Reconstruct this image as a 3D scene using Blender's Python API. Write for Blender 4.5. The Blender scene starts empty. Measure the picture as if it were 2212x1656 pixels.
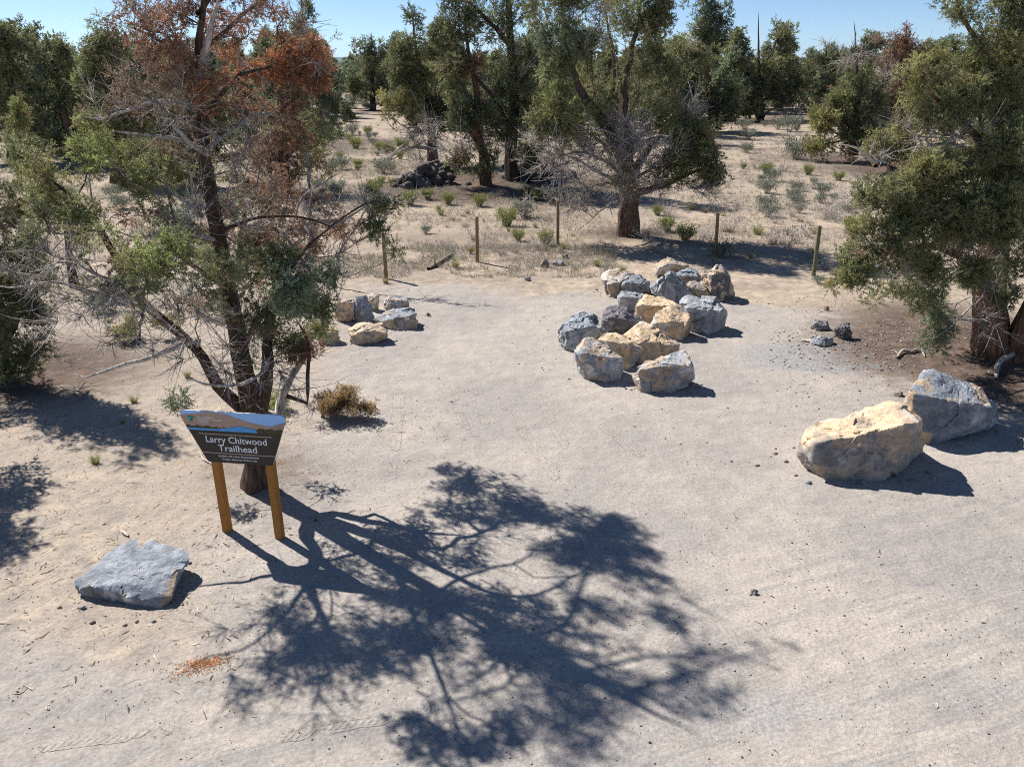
import bpy, bmesh, math, random
import numpy as np
from mathutils import Vector, Matrix

SC = bpy.context.scene
COL = SC.collection
RNG = np.random.default_rng(11)
random.seed(11)

# ------------------------------------------------------------------ camera, light, exposure
W0, H0, FPX = 2212.0, 1656.0, 1683.0          # the photograph at viewing size; its focal length in those pixels
CAM_H = 5.4
PITCH = math.atan((828 - 150) / FPX)
cam = bpy.data.cameras.new('camera')
cam.sensor_fit = 'HORIZONTAL'; cam.sensor_width = 36.0
cam.lens = FPX / W0 * 36.0
cam.clip_start = 0.1; cam.clip_end = 60000
co = bpy.data.objects.new('camera', cam); COL.objects.link(co)
co.location = (0, 0, CAM_H); co.rotation_euler = (math.pi / 2 - PITCH, 0, 0)
SC.camera = co

SUN_EL = math.radians(45); SUN_AZ = math.radians(50)     # azimuth west of +Y
SDIR = Vector((-math.sin(SUN_AZ) * math.cos(SUN_EL), math.cos(SUN_AZ) * math.cos(SUN_EL), math.sin(SUN_EL)))
wd = bpy.data.worlds.new('World'); SC.world = wd; wd.use_nodes = True
nt = wd.node_tree
bg = nt.nodes['Background']; sky = nt.nodes.new('ShaderNodeTexSky')
sky.sky_type = 'NISHITA'; sky.sun_disc = False
sky.sun_elevation = SUN_EL; sky.sun_rotation = -SUN_AZ
sky.altitude = 1000; sky.air_density = 0.7; sky.dust_density = 0.0; sky.ozone_density = 4.5
nt.links.new(sky.outputs[0], bg.inputs[0]); bg.inputs[1].default_value = 0.076
sl = bpy.data.lights.new('sun', 'SUN'); sl.energy = 5.0; sl.angle = math.radians(0.53); sl.color = (1.0, 0.955, 0.89)
so = bpy.data.objects.new('sun', sl); COL.objects.link(so)
so.rotation_euler = SDIR.to_track_quat('Z', 'Y').to_euler()
so.location = (-20, 20, 30)
SC.view_settings.view_transform = 'Standard'; SC.view_settings.look = 'None'
SC.view_settings.exposure = 0.72; SC.view_settings.gamma = 1.0
SC.cycles.max_bounces = 6; SC.cycles.diffuse_bounces = 3; SC.cycles.transparent_max_bounces = 8
SC.cycles.use_denoising = False
SC.cycles.pixel_filter_type = 'BLACKMAN_HARRIS'; SC.cycles.filter_width = 1.05
SC.cycles.sample_clamp_indirect = 4

# ------------------------------------------------------------------ noise
def _hash(i, j, k, s):
    n = (i * 374761393 + j * 668265263 + k * 2147483647 * 3 + s * 1274126177) & 0xffffffff
    n = ((n ^ (n >> 13)) * 1274126177) & 0xffffffff
    n = ((n ^ (n >> 15)) * 2246822519) & 0xffffffff
    return ((n ^ (n >> 16)) & 0xffffff) / float(0xffffff)

def vnoise(p, s=0):
    """smooth value noise in -1..1 of an (N,3) array"""
    p = np.asarray(p, float); f = np.floor(p); i = f.astype(np.int64); t = p - f
    t = t * t * t * (t * (t * 6 - 15) + 10)
    out = 0
    for a in (0, 1):
        for b in (0, 1):
            for c in (0, 1):
                w = (t[:, 0] if a else 1 - t[:, 0]) * (t[:, 1] if b else 1 - t[:, 1]) * (t[:, 2] if c else 1 - t[:, 2])
                out = out + w * _hash(i[:, 0] + a, i[:, 1] + b, i[:, 2] + c, s)
    return out * 2 - 1

def fbm(p, octs=4, s=0, gain=0.5, ridge=False):
    p = np.asarray(p, float); a = 1.0; tot = 0; r = 0
    for o in range(octs):
        n = vnoise(p * (2.03 ** o) + 17.3 * o, s + o)
        if ridge: n = 1 - 2 * np.abs(n)
        r = r + a * n; tot += a; a *= gain
    return r / tot

def fbm2(x, y, f, octs=3, s=0, gain=0.5):
    return fbm(np.stack([x * f, y * f, np.zeros_like(x) + 0.37], -1), octs, s, gain)

# ------------------------------------------------------------------ terrain and pixel helpers
def sm(a, b, x):
    t = np.clip((x - a) / (b - a), 0, 1); return t * t * (3 - 2 * t)

def macro(x, y):
    x = np.asarray(x, float); y = np.asarray(y, float)
    far = sm(20, 34, np.hypot(x, y))
    z = far * (0.16 * fbm2(x, y, 0.11, 3, 5) * np.clip(1.3 - y / 300, 0.25, 1))
    z = z + 0.55 * np.exp(-(((x - 0.2) / 6.0) ** 2 + ((y - 42.5) / 4.5) ** 2))
    z = z + 0.18 * np.exp(-(((x - 9.9) / 2.2) ** 2 + ((y - 15.2) / 2.0) ** 2))
    z = z + 0.08 * np.exp(-(((x + 3.6) / 0.9) ** 2 + ((y - 9.6) / 0.9) ** 2))
    return z

CP, SP = math.cos(PITCH), math.sin(PITCH)
def ray(px, py):
    dx = (px - W0 / 2) / FPX; dy = -(py - H0 / 2) / FPX
    return np.array([dx, CP + dy * SP, -SP + dy * CP])
def gnd(px, py):
    r = ray(px, py); z = 0.0
    for _ in range(6):
        t = (z - CAM_H) / r[2]; p = r * t
        z = float(macro(p[:1], p[1:2])[0])
    return np.array([p[0], p[1], z])
def plane(px, py, y):
    r = ray(px, py); t = y / r[1]
    return np.array([r[0] * t, y, CAM_H + r[2] * t])
def mpp(y, z=1.5):
    return (y * CP + (CAM_H - z) * SP) / FPX

# ------------------------------------------------------------------ mesh / object helpers
def make_mesh(name, V, F, tint=None, smooth=False, mats=None, fmat=None):
    me = bpy.data.meshes.new(name)
    V = np.ascontiguousarray(V, dtype=np.float32)
    if isinstance(F, np.ndarray): F = [F]
    F = [np.asarray(f, dtype=np.int32) for f in F if len(f)]
    me.vertices.add(len(V)); me.vertices.foreach_set('co', V.ravel())
    loops = np.concatenate([f.ravel() for f in F]) if F else np.zeros(0, np.int32)
    sizes = np.concatenate([np.full(len(f), f.shape[1], np.int32) for f in F]) if F else np.zeros(0, np.int32)
    me.loops.add(len(loops)); me.loops.foreach_set('vertex_index', loops)
    st = np.concatenate([[0], np.cumsum(sizes)[:-1]]).astype(np.int32) if len(sizes) else sizes
    me.polygons.add(len(sizes)); me.polygons.foreach_set('loop_start', st); me.polygons.foreach_set('loop_total', sizes)
    if smooth: me.polygons.foreach_set('use_smooth', np.ones(len(sizes), bool))
    if fmat is not None: me.polygons.foreach_set('material_index', np.asarray(fmat, np.int32))
    if tint is not None:
        a = me.attributes.new('tint', 'FLOAT_COLOR', 'POINT')
        c = np.ones((len(V), 4), np.float32); c[:, :tint.shape[1]] = tint
        a.data.foreach_set('color', c.ravel())
    me.update(calc_edges=True)
    for m in (mats or []): me.materials.append(m)
    return me

def link(name, me, parent=None, loc=None):
    o = bpy.data.objects.new(name, me); COL.objects.link(o)
    if parent is not None: o.parent = parent
    if loc is not None: o.location = loc
    return o

def tag(o, label, cat, group=None, kind=None):
    if label: o['label'] = label
    if cat: o['category'] = cat
    if group: o['group'] = group
    if kind: o['kind'] = kind
    return o

def empty(name, loc, label, cat, group=None):
    o = bpy.data.objects.new(name, None); COL.objects.link(o); o.location = loc; o.empty_display_size = 0.2
    return tag(o, label, cat, group)

def copy_thing(o, loc, rotz=0.0, scale=1.0, label=None, group=None):
    c = o.copy(); COL.objects.link(c); c.location = loc; c.rotation_euler = (0, 0, rotz); c.scale = (scale,) * 3
    if label: c['label'] = label
    if group: c['group'] = group
    for ch in o.children:
        d = ch.copy(); COL.objects.link(d); d.parent = c
    return c

# ------------------------------------------------------------------ materials
def new_mat(name):
    m = bpy.data.materials.new(name); m.use_nodes = True
    n = m.node_tree; n.nodes.clear()
    out = n.nodes.new('ShaderNodeOutputMaterial')
    return m, n, out
def N(n, typ, **kw):
    k = n.nodes.new(typ)
    for a, b in kw.items():
        if a in k.bl_rna.properties: setattr(k, a, b)
        else: k.inputs[a.replace('_', ' ')].default_value = b
    return k
def L(n, a, b): n.links.new(a, b)
def math_node(n, op, a, b=None, c=None, clamp=False):
    k = n.nodes.new('ShaderNodeMath'); k.operation = op; k.use_clamp = clamp
    for i, v in enumerate((a, b, c)):
        if v is None: continue
        if isinstance(v, (int, float)): k.inputs[i].default_value = v
        else: n.links.new(v, k.inputs[i])
    return k.outputs[0]
def mixc(n, f, a, b, mode='MIX'):
    k = n.nodes.new('ShaderNodeMix'); k.data_type = 'RGBA'; k.blend_type = mode
    for sock, v in ((k.inputs['Factor'], f), (k.inputs[6], a), (k.inputs[7], b)):
        if isinstance(v, (int, float)): sock.default_value = v
        elif isinstance(v, tuple): sock.default_value = (*v, 1)
        else: n.links.new(v, sock)
    return k.outputs[2]
def noise(n, vec, scale, detail=4, rough=0.55, dist=0.0):
    k = n.nodes.new('ShaderNodeTexNoise'); k.inputs['Scale'].default_value = scale; k.inputs['Detail'].default_value = detail
    k.inputs['Roughness'].default_value = rough; k.inputs['Distortion'].default_value = dist
    if vec is not None: n.links.new(vec, k.inputs['Vector'])
    return k.outputs[0]
def ramp(n, v, a, b, lo=0.0, hi=1.0):
    k = n.nodes.new('ShaderNodeMapRange'); k.interpolation_type = 'SMOOTHSTEP'
    k.inputs[1].default_value = a; k.inputs[2].default_value = b; k.inputs[3].default_value = lo; k.inputs[4].default_value = hi
    n.links.new(v, k.inputs[0]); return k.outputs[0]
def scaled(n, vec, s, rot=0.0):
    k = n.nodes.new('ShaderNodeMapping'); k.inputs['Scale'].default_value = s; k.inputs['Rotation'].default_value = (0, 0, rot)
    n.links.new(vec, k.inputs['Vector']); return k.outputs[0]
def bsdf(n, out, rough=0.85, spec=0.2):
    b = n.nodes.new('ShaderNodeBsdfPrincipled'); b.inputs['Roughness'].default_value = rough
    b.inputs['Specular IOR Level'].default_value = spec
    n.links.new(b.outputs[0], out.inputs[0]); return b
def bump(n, h, strength, dist, prev=None):
    k = n.nodes.new('ShaderNodeBump'); k.inputs['Strength'].default_value = strength; k.inputs['Distance'].default_value = dist
    n.links.new(h, k.inputs['Height'])
    if prev is not None: n.links.new(prev, k.inputs['Normal'])
    return k.outputs[0]

def foliage_mat(name, trans=0.34):
    m, n, out = new_mat(name)
    at = N(n, 'ShaderNodeAttribute'); at.attribute_name = 'tint'
    tc = N(n, 'ShaderNodeTexCoord')
    v = noise(n, tc.outputs['Object'], 22, 2)
    c = mixc(n, 1.0, at.outputs['Color'], mixc(n, v, (0.72, 0.72, 0.72), (1.28, 1.28, 1.25)), 'MULTIPLY')
    d = N(n, 'ShaderNodeBsdfPrincipled'); d.inputs['Roughness'].default_value = 0.6; d.inputs['Specular IOR Level'].default_value = 0.25
    t = N(n, 'ShaderNodeBsdfTranslucent'); mx = N(n, 'ShaderNodeMixShader'); mx.inputs[0].default_value = trans
    L(n, c, d.inputs['Base Color']); L(n, c, t.inputs['Color'])
    L(n, d.outputs[0], mx.inputs[1]); L(n, t.outputs[0], mx.inputs[2]); L(n, mx.outputs[0], out.inputs[0])
    return m

def wood_mat(name, fiber=1.0):
    m, n, out = new_mat(name)
    at = N(n, 'ShaderNodeAttribute'); at.attribute_name = 'tint'
    tc = N(n, 'ShaderNodeTexCoord')
    f = noise(n, scaled(n, tc.outputs['Object'], (26, 26, 2.6)), 1.0, 5, 0.65, 0.6)
    f2 = noise(n, tc.outputs['Object'], 7, 3)
    k = mixc(n, ramp(n, f, 0.3, 0.72), (0.42, 0.40, 0.38), (1.45, 1.42, 1.38))
    k = mixc(n, 1.0, k, mixc(n, ramp(n, f2, 0.3, 0.7), (0.8, 0.8, 0.82), (1.18, 1.14, 1.08)), 'MULTIPLY')
    c = mixc(n, 1.0, at.outputs['Color'], k, 'MULTIPLY')
    b = bsdf(n, out, 0.9, 0.15); L(n, c, b.inputs['Base Color'])
    L(n, bump(n, f, 0.9 * fiber, 0.03), b.inputs['Normal'])
    return m

def rock_mat(name, pits=0.5):
    m, n, out = new_mat(name)
    at = N(n, 'ShaderNodeAttribute'); at.attribute_name = 'tint'
    tc = N(n, 'ShaderNodeTexCoord'); v = tc.outputs['Object']
    f = noise(n, v, 9, 8, 0.68); g = noise(n, v, 55, 3, 0.6); big = noise(n, v, 2.2, 4, 0.6, 0.8)
    vor = N(n, 'ShaderNodeTexVoronoi'); vor.inputs['Scale'].default_value = 34; L(n, v, vor.inputs['Vector'])
    pit = ramp(n, vor.outputs[0], 0.06, 0.3)
    k = mixc(n, ramp(n, f, 0.3, 0.72), (0.68, 0.68, 0.69), (1.24, 1.23, 1.22))
    k = mixc(n, 1.0, k, mixc(n, g, (0.82, 0.82, 0.82), (1.18, 1.18, 1.18)), 'MULTIPLY')
    k = mixc(n, 1.0, k, mixc(n, ramp(n, big, 0.35, 0.65), (0.9, 0.9, 0.91), (1.08, 1.07, 1.06)), 'MULTIPLY')
    k = mixc(n, math_node(n, 'MULTIPLY', math_node(n, 'SUBTRACT', 1.0, pit), 0.22 * pits), k, (0.45, 0.43, 0.42))
    c = mixc(n, 1.0, at.outputs['Color'], k, 'MULTIPLY')
    b = bsdf(n, out, 0.9, 0.2); L(n, c, b.inputs['Base Color'])
    b1 = bump(n, f, 0.8, 0.07); b2 = bump(n, math_node(n, 'MULTIPLY', g, pit), 0.45 + 0.3 * (pits > 1), 0.010, b1)
    L(n, b2, b.inputs['Normal'])
    return m

def simple_mat(name, col, rough=0.8, vary=0.15, scale=20, bstr=0.0, stretch=None, spec=0.2):
    m, n, out = new_mat(name)
    tc = N(n, 'ShaderNodeTexCoord'); v = tc.outputs['Object']
    if stretch: v = scaled(n, v, stretch)
    f = noise(n, v, scale, 4, 0.6)
    c = mixc(n, 1.0, tuple(col), mixc(n, f, (1 - vary,) * 3, (1 + vary,) * 3), 'MULTIPLY')
    b = bsdf(n, out, rough, spec); L(n, c, b.inputs['Base Color'])
    if bstr: L(n, bump(n, f, bstr, 0.01), b.inputs['Normal'])
    return m

def ground_mat(name, track=False):
    m, n, out = new_mat(name)
    at = N(n, 'ShaderNodeAttribute'); at.attribute_name = 'tint'
    sep = N(n, 'ShaderNodeSeparateColor'); L(n, at.outputs['Color'], sep.inputs[0])
    sand, duff, grav = sep.outputs[0], sep.outputs[1], sep.outputs[2]
    geo = N(n, 'ShaderNodeNewGeometry'); p = geo.outputs['Position']
    n1 = noise(n, p, 0.45, 5, 0.6, 0.4); n2 = noise(n, p, 3.2, 5, 0.62); n3 = noise(n, p, 24, 4, 0.65); n4 = noise(n, p, 130, 2, 0.6)
    rotp = scaled(n, p, (1, 1, 1), math.radians(-20))
    streak = noise(n, scaled(n, rotp, (0.30, 3.2, 1)), 1.0, 5, 0.62, 0.5)
    sp = N(n, 'ShaderNodeSeparateXYZ'); L(n, rotp, sp.inputs[0])
    road = ramp(n, math_node(n, 'ADD', sp.outputs[1], math_node(n, 'MULTIPLY', n1, 2.0)), 6.2, 8.4, 1.0, 0.12)
    streak = math_node(n, 'ADD', 0.5, math_node(n, 'MULTIPLY', math_node(n, 'SUBTRACT', streak, 0.5), road))
    lot = mixc(n, ramp(n, n1, 0.36, 0.64), (0.330, 0.302, 0.277), (0.418, 0.374, 0.324))
    lot = mixc(n, ramp(n, streak, 0.45, 0.60, 0, 0.75), lot, (0.292, 0.277, 0.262))
    snd = mixc(n, ramp(n, n2, 0.35, 0.68), (0.345, 0.280, 0.215), (0.45, 0.370, 0.285))
    snd = mixc(n, ramp(n, n1, 0.42, 0.62, 0, .6), snd, (0.27, 0.225, 0.185))
    dsoft = mixc(n, ramp(n, n2, 0.3, 0.7), (0.085, 0.062, 0.050), (0.17, 0.125, 0.098))
    # each mask is broken up by noise, so that its edge is ragged
    def rag(mask, sc):
        return ramp(n, math_node(n, 'ADD', mask, math_node(n, 'MULTIPLY', math_node(n, 'SUBTRACT', n2, 0.5), sc)), 0.25, 0.75)
    c = mixc(n, rag(sand, 0.5), lot, snd)
    c = mixc(n, rag(grav, 0.6), c, mixc(n, n3, (0.22, 0.218, 0.218), (0.39, 0.38, 0.375)))
    c = mixc(n, rag(duff, 0.9), c, dsoft)
    fine = mixc(n, ramp(n, n3, 0.28, 0.74), (0.8, 0.8, 0.81), (1.16, 1.15, 1.13))
    c = mixc(n, 1.0, c, fine, 'MULTIPLY')
    c = mixc(n, 1.0, c, mixc(n, n4, (0.88, 0.88, 0.88), (1.12, 1.12, 1.12)), 'MULTIPLY')
    c = mixc(n, 1.0, c, mixc(n, ramp(n, n2, 0.25, 0.75), (0.89, 0.89, 0.90), (1.08, 1.07, 1.06)), 'MULTIPLY')
    vor = N(n, 'ShaderNodeTexVoronoi'); vor.inputs['Scale'].default_value = 14; L(n, p, vor.inputs['Vector'])
    sepv = N(n, 'ShaderNodeSeparateColor'); L(n, vor.outputs['Color'], sepv.inputs[0])
    peb = math_node(n, 'MULTIPLY', ramp(n, vor.outputs[0], 0.10, 0.16, 1, 0), ramp(n, sepv.outputs[0], 0.93, 0.95))
    c = mixc(n, math_node(n, 'MULTIPLY', peb, 0.8), c, mixc(n, ramp(n, sepv.outputs[1], 0.62, 0.66), (0.09, 0.085, 0.08), (0.62, 0.58, 0.52)))
    b = bsdf(n, out, 0.95, 0.1)
    h = math_node(n, 'ADD', math_node(n, 'MULTIPLY', n2, 0.8), math_node(n, 'MULTIPLY', n3, 0.22))
    h = math_node(n, 'ADD', h, math_node(n, 'MULTIPLY', streak, 0.6))
    h = math_node(n, 'ADD', h, math_node(n, 'MULTIPLY', n4, 0.05))
    h = math_node(n, 'ADD', h, math_node(n, 'MULTIPLY', peb, 0.15))
    nb = bump(n, h, 0.55, 0.07)
    if track:
        uv = N(n, 'ShaderNodeUVMap'); uv.uv_map = 'uv'
        su = N(n, 'ShaderNodeSeparateXYZ'); L(n, uv.outputs[0], su.inputs[0])
        u, w = su.outputs[0], su.outputs[1]
        # lug rows: chevrons along the length, staggered per rib
        au = math_node(n, 'ABSOLUTE', math_node(n, 'SUBTRACT', u, 0.5))
        ph = math_node(n, 'ADD', math_node(n, 'MULTIPLY', w, 15.0), math_node(n, 'MULTIPLY', au, 2.6))
        lug = ramp(n, math_node(n, 'SINE', math_node(n, 'MULTIPLY', ph, 6.2832)), -0.3, 0.5)
        rib = ramp(n, math_node(n, 'SINE', math_node(n, 'MULTIPLY', u, 6.2832 * 3)), -0.8, -0.3)
        tread = math_node(n, 'MULTIPLY', lug, rib)
        edge = ramp(n, au, 0.2, 0.5, 1, 0)
        wear = ramp(n, noise(n, p, 1.4, 3), 0.36, 0.62)
        a = math_node(n, 'MULTIPLY', edge, wear)
        ends = math_node(n, 'MULTIPLY', ramp(n, w, 0.0, 0.5), ramp(n, at.outputs['Alpha'], 0.0, 0.5))
        a = math_node(n, 'MULTIPLY', math_node(n, 'MULTIPLY', a, ends), 1.0)
        nb = bump(n, tread, 0.5, 0.014, nb)
        c = mixc(n, 1.0, c, mixc(n, tread, (0.99, 0.99, 0.98), (1.09, 1.08, 1.06)), 'MULTIPLY')
        a = math_node(n, 'GREATER_THAN', a, math_node(n, 'ADD', math_node(n, 'MULTIPLY', n3, 0.35), math_node(n, 'MULTIPLY', n4, 0.25)))
        tr = N(n, 'ShaderNodeBsdfTransparent'); mx = N(n, 'ShaderNodeMixShader')
        L(n, a, mx.inputs[0]); L(n, tr.outputs[0], mx.inputs[1]); L(n, b.outputs[0], mx.inputs[2]); L(n, mx.outputs[0], out.inputs[0])
    L(n, c, b.inputs['Base Color']); L(n, nb, b.inputs['Normal'])
    return m

M_GROUND = ground_mat('desert_ground')
M_TRACK = ground_mat('tyre_marked_ground', True)
M_FOL = foliage_mat('juniper_foliage')
M_DEADFOL = foliage_mat('dead_juniper_foliage', 0.35)
M_SHRUB = foliage_mat('shrub_leaves', 0.3)
M_WOOD = wood_mat('juniper_wood')
M_ROCK = rock_mat('basalt_boulder', 0.5)
M_LAVA = rock_mat('lava_rock', 1.6)

# ------------------------------------------------------------------ ground: one sheet to the horizon
def axis(lo, hi, step, far, grow):
    a = list(np.arange(lo, hi + step * 0.5, step))
    s = step
    while a[-1] < far: s *= grow; a.append(a[-1] + s)
    s = step
    while a[0] > -far: s *= grow; a.insert(0, a[0] - s)
    return np.array(a)

DUFF = []      # (x, y, rx, ry, strength), filled from pixel positions of the tree feet
def duff(px, py, rx, ry, s=1.0):
    g = gnd(px, py); DUFF.append((g[0], g[1], rx, ry, s))
duff(1000, 520, 5.5, 3.6, .42); duff(1250, 470, 5, 4, .4); duff(820, 420, 7, 7, .38); duff(1500, 520, 4, 2.5, .45); duff(560, 1010, 1.5, 1.3, .55); duff(480, 1000, 2.4, 1.8, .35); duff(2130, 740, 3.6, 3.4, 1.1); duff(2010, 690, 2.8, 2.4, .8); duff(2190, 830, 2.2, 1.6, .9)
duff(1357, 505, 2.6, 1.6, .75); duff(1080, 400, 7.0, 4.6, 1.15); duff(1180, 430, 5, 3, .7); duff(60, 800, 3.2, 2.8, .8)
duff(1640, 265, 9, 7, .9); duff(1850, 345, 6, 5, .9); duff(1960, 370, 6, 5, .9); duff(805, 240, 6, 6, .7); duff(660, 240, 8, 6, .7); duff(300, 360, 8, 6, .7); duff(1250,300,14,6,.5)
GRAV = [(*gnd(1800, 770)[:2], 2.1, 1.0, 1.15), (*gnd(1930, 720)[:2], 1.2, .5, .75), (*gnd(1650, 830)[:2], 1.2, .9, .35), (*gnd(1650, 1540)[:2], 1.6, .55, .55), (*gnd(1350, 1640)[:2], 1.2, .3, .4), (*gnd(2150, 1500)[:2], 1.6, .5, .42), (*gnd(1500, 830)[:2], 1.3, 1.0, .3), (*gnd(1750, 880)[:2], 1.5, .9, .42), (*gnd(1180,600)[:2],1.6,1.2,.3)]

def zones(x, y):
    n1 = fbm2(x, y, 0.5, 3, 21)
    sand = sm(17.6, 21.5, y + 0.22 * (x - 1) + 1.4 * n1 - np.clip(x - 5, 0, 6) * -0.35)
    left = 0.55 * sm(-2.0, -4.2, x + 0.7 * n1) * sm(5.9, 7.0, y + 0.35 * x + 2)
    sand = np.maximum(sand, left)
    d = np.zeros_like(x); g = np.zeros_like(x)
    for (cx, cy, rx, ry, s) in DUFF: d = np.maximum(d, s * np.exp(-(((x - cx) / rx) ** 2 + ((y - cy) / ry) ** 2)))
    for (cx, cy, rx, ry, s) in GRAV: g = np.maximum(g, s * np.exp(-(((x - cx) / rx) ** 2 + ((y - cy) / ry) ** 2)))
    # litter under the woodland further off
    d = np.maximum(d, 0.7 * sm(0.05, 0.5, fbm2(x, y, 0.06, 3, 31)) * sm(40, 75, y))
    return np.clip(np.stack([sand, d, g], -1), 0, 1)

def micro(x, y):
    rough = 0.35 + 0.65 * np.maximum(sm(18, 21, y), sm(-1.8, -3.6, x))
    near = 1 - sm(40, 70, np.hypot(x, y))
    m = rough * (0.028 * fbm2(x, y, 1.3, 3, 41) + 0.016 * fbm2(x, y, 5.5, 3, 42)) + 0.006 * fbm2(x, y, 9, 2, 43)
    return m * near
def hgt(x, y):
    x = np.atleast_1d(np.asarray(x, float)); y = np.atleast_1d(np.asarray(y, float))
    return macro(x, y) + micro(x, y)

def build_ground():
    xs = axis(-9, 9, 0.045, 40000, 1.09); ys0 = axis(3.5, 23, 0.045, 40000, 1.06)
    X, Y = np.meshgrid(xs, ys0); x = X.ravel(); y = Y.ravel()
    V = np.stack([x, y, hgt(x, y)], -1)
    nx, ny = len(xs), len(ys0)
    idx = np.arange(nx * ny).reshape(ny, nx)
    F = np.stack([idx[:-1, :-1], idx[:-1, 1:], idx[1:, 1:], idx[1:, :-1]], -1).reshape(-1, 4)
    me = make_mesh('ground', V, F, zones(x, y), True, [M_GROUND])
    tag(link('ground', me), 'pale sandy dirt ground of the desert clearing', None, kind='structure')
build_ground()

def build_tracks():
    R = lambda X, Y: (737 + X * .3339, 553 + Y * .3339)
    tracks = [[R(375, 745), R(365, 900), R(345, 1140)], [R(385, 760), R(470, 900), R(570, 1030), R(690, 1200)], [R(850, 740), R(890, 900), R(940, 1120)],
              [R(1100, 1040), R(1230, 1210), R(1400, 1420)], [R(1270, 890), R(1380, 1110), R(1500, 1310)], [R(1640, 1060), R(1780, 1180), R(2000, 1330)],
              [R(720, 860), R(760, 1010), R(830, 1180)], [R(1010, 900), R(1110, 1050), R(1290, 1300), R(1440, 1500)],
              [(0, 1632), (150, 1600), (320, 1584), (470, 1586)], [(560, 1600), (760, 1560), (980, 1540)], [(870, 800), (850, 1000), (800, 1200)]]
    Vs, Fs, UV, AL = [], [], [], []; base = 0
    for t in tracks:
        P = np.array([gnd(*q)[:2] for q in t]); 
        # resample
        s = np.concatenate([[0], np.cumsum(np.hypot(*np.diff(P, axis=0).T))]); n = max(8, int(s[-1] / 0.06))
        ss = np.linspace(0, s[-1], n); Q = np.stack([np.interp(ss, s, P[:, 0]), np.interp(ss, s, P[:, 1])], -1)
        for _ in range(12): Q[1:-1] = 0.5 * Q[1:-1] + 0.25 * (Q[:-2] + Q[2:])
        T = np.gradient(Q, axis=0); T /= np.linalg.norm(T, axis=1)[:, None] + 1e-9; S = np.stack([-T[:, 1], T[:, 0]], -1)
        K = 7
        for k in range(K):
            w = (k / (K - 1) - 0.5) * 0.23
            q = Q + S * w
            Vs.append(np.stack([q[:, 0], q[:, 1], hgt(q[:, 0], q[:, 1]) + 0.003], -1))
            AL.append(s[-1] - ss); UV.append(np.stack([np.full(n, k / (K - 1)), ss], -1))
        idx = base + np.arange(K * n).reshape(K, n)
        Fs.append(np.stack([idx[:-1, :-1], idx[:-1, 1:], idx[1:, 1:], idx[1:, :-1]], -1).reshape(-1, 4)); base += K * n
    V = np.concatenate(Vs); F = np.concatenate(Fs); uv = np.concatenate(UV)
    me = make_mesh('tyre_tracks', V, F, np.column_stack([zones(V[:, 0], V[:, 1]), np.concatenate(AL)]), True, [M_TRACK])
    lay = me.uv_layers.new(name='uv'); lay.data.foreach_set('uv', uv[F.ravel()].astype(np.float32).ravel())
    tag(link('tyre_tracks', me), 'tyre tread marks pressed in the dirt', None, kind='structure')
build_tracks()

# ------------------------------------------------------------------ tubes
def tubes(chains, radii, tints, flute=True):
    """chains: list of (K,3); radii: list of (K,); tints: list of (3,) -> V, F, T"""
    groups = {}
    for i, (c, r) in enumerate(zip(chains, radii)):
        m = r.max(); s = 18 if m > .12 else 10 if m > .05 else 6 if m > .018 else 4 if m > .007 else 3
        groups.setdefault((len(c), s), []).append(i)
    Vs, Fs, Ts = [], [], []; base = 0
    for (K, s), ids in groups.items():
        P = np.stack([chains[i] for i in ids]); R = np.stack([radii[i] for i in ids]); C = np.stack([tints[i] for i in ids]); n = len(ids)
        T = np.gradient(P, axis=1); T /= np.linalg.norm(T, axis=2, keepdims=True) + 1e-9
        mean = P[:, -1] - P[:, 0]; mean /= np.linalg.norm(mean, axis=1, keepdims=True) + 1e-9
        h = np.where(np.abs(mean[:, 2:3]) > 0.9, np.array([[1., 0, 0]]), np.array([[0, 0, 1.]]))
        ref = np.cross(mean, h); ref /= np.linalg.norm(ref, axis=1, keepdims=True) + 1e-9
        U = np.cross(T, ref[:, None, :]); U /= np.linalg.norm(U, axis=2, keepdims=True) + 1e-9
        W = np.cross(T, U)
        a = np.arange(s) * 2 * math.pi / s
        RR = np.repeat(R[:, :, None], s, 2)
        if s >= 10 and flute:
            ph = RNG.uniform(0, 6.28, (n, 1, 1)); z = np.arange(K)[None, :, None] * 0.16
            RR = RR * (1 + 0.10 * np.sin(3 * a + ph + z) + 0.09 * np.sin(5 * a - ph * 2 - z * 1.3) + 0.06 * RNG.uniform(-1, 1, RR.shape))
        V = P[:, :, None, :] + RR[..., None] * (np.cos(a)[None, None, :, None] * U[:, :, None, :] + np.sin(a)[None, None, :, None] * W[:, :, None, :])
        Vs.append(V.reshape(-1, 3)); Ts.append(np.repeat(C, K * s, 0))
        i = np.arange(K - 1)[:, None] * s + np.arange(s)[None, :]; j = np.arange(K - 1)[:, None] * s + (np.arange(s)[None, :] + 1) % s
        q = np.stack([i, j, j + s, i + s], -1).reshape(-1, 4)
        Fs.append((base + (np.arange(n) * K * s)[:, None, None] + q[None]).reshape(-1, 4)); base += n * K * s
    if not Vs: return np.zeros((0, 3)), np.zeros((0, 4), int), np.zeros((0, 3))
    return np.concatenate(Vs), np.concatenate(Fs), np.concatenate(Ts)

def unit(v): return v / (np.linalg.norm(v, axis=-1, keepdims=True) + 1e-9)

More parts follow.
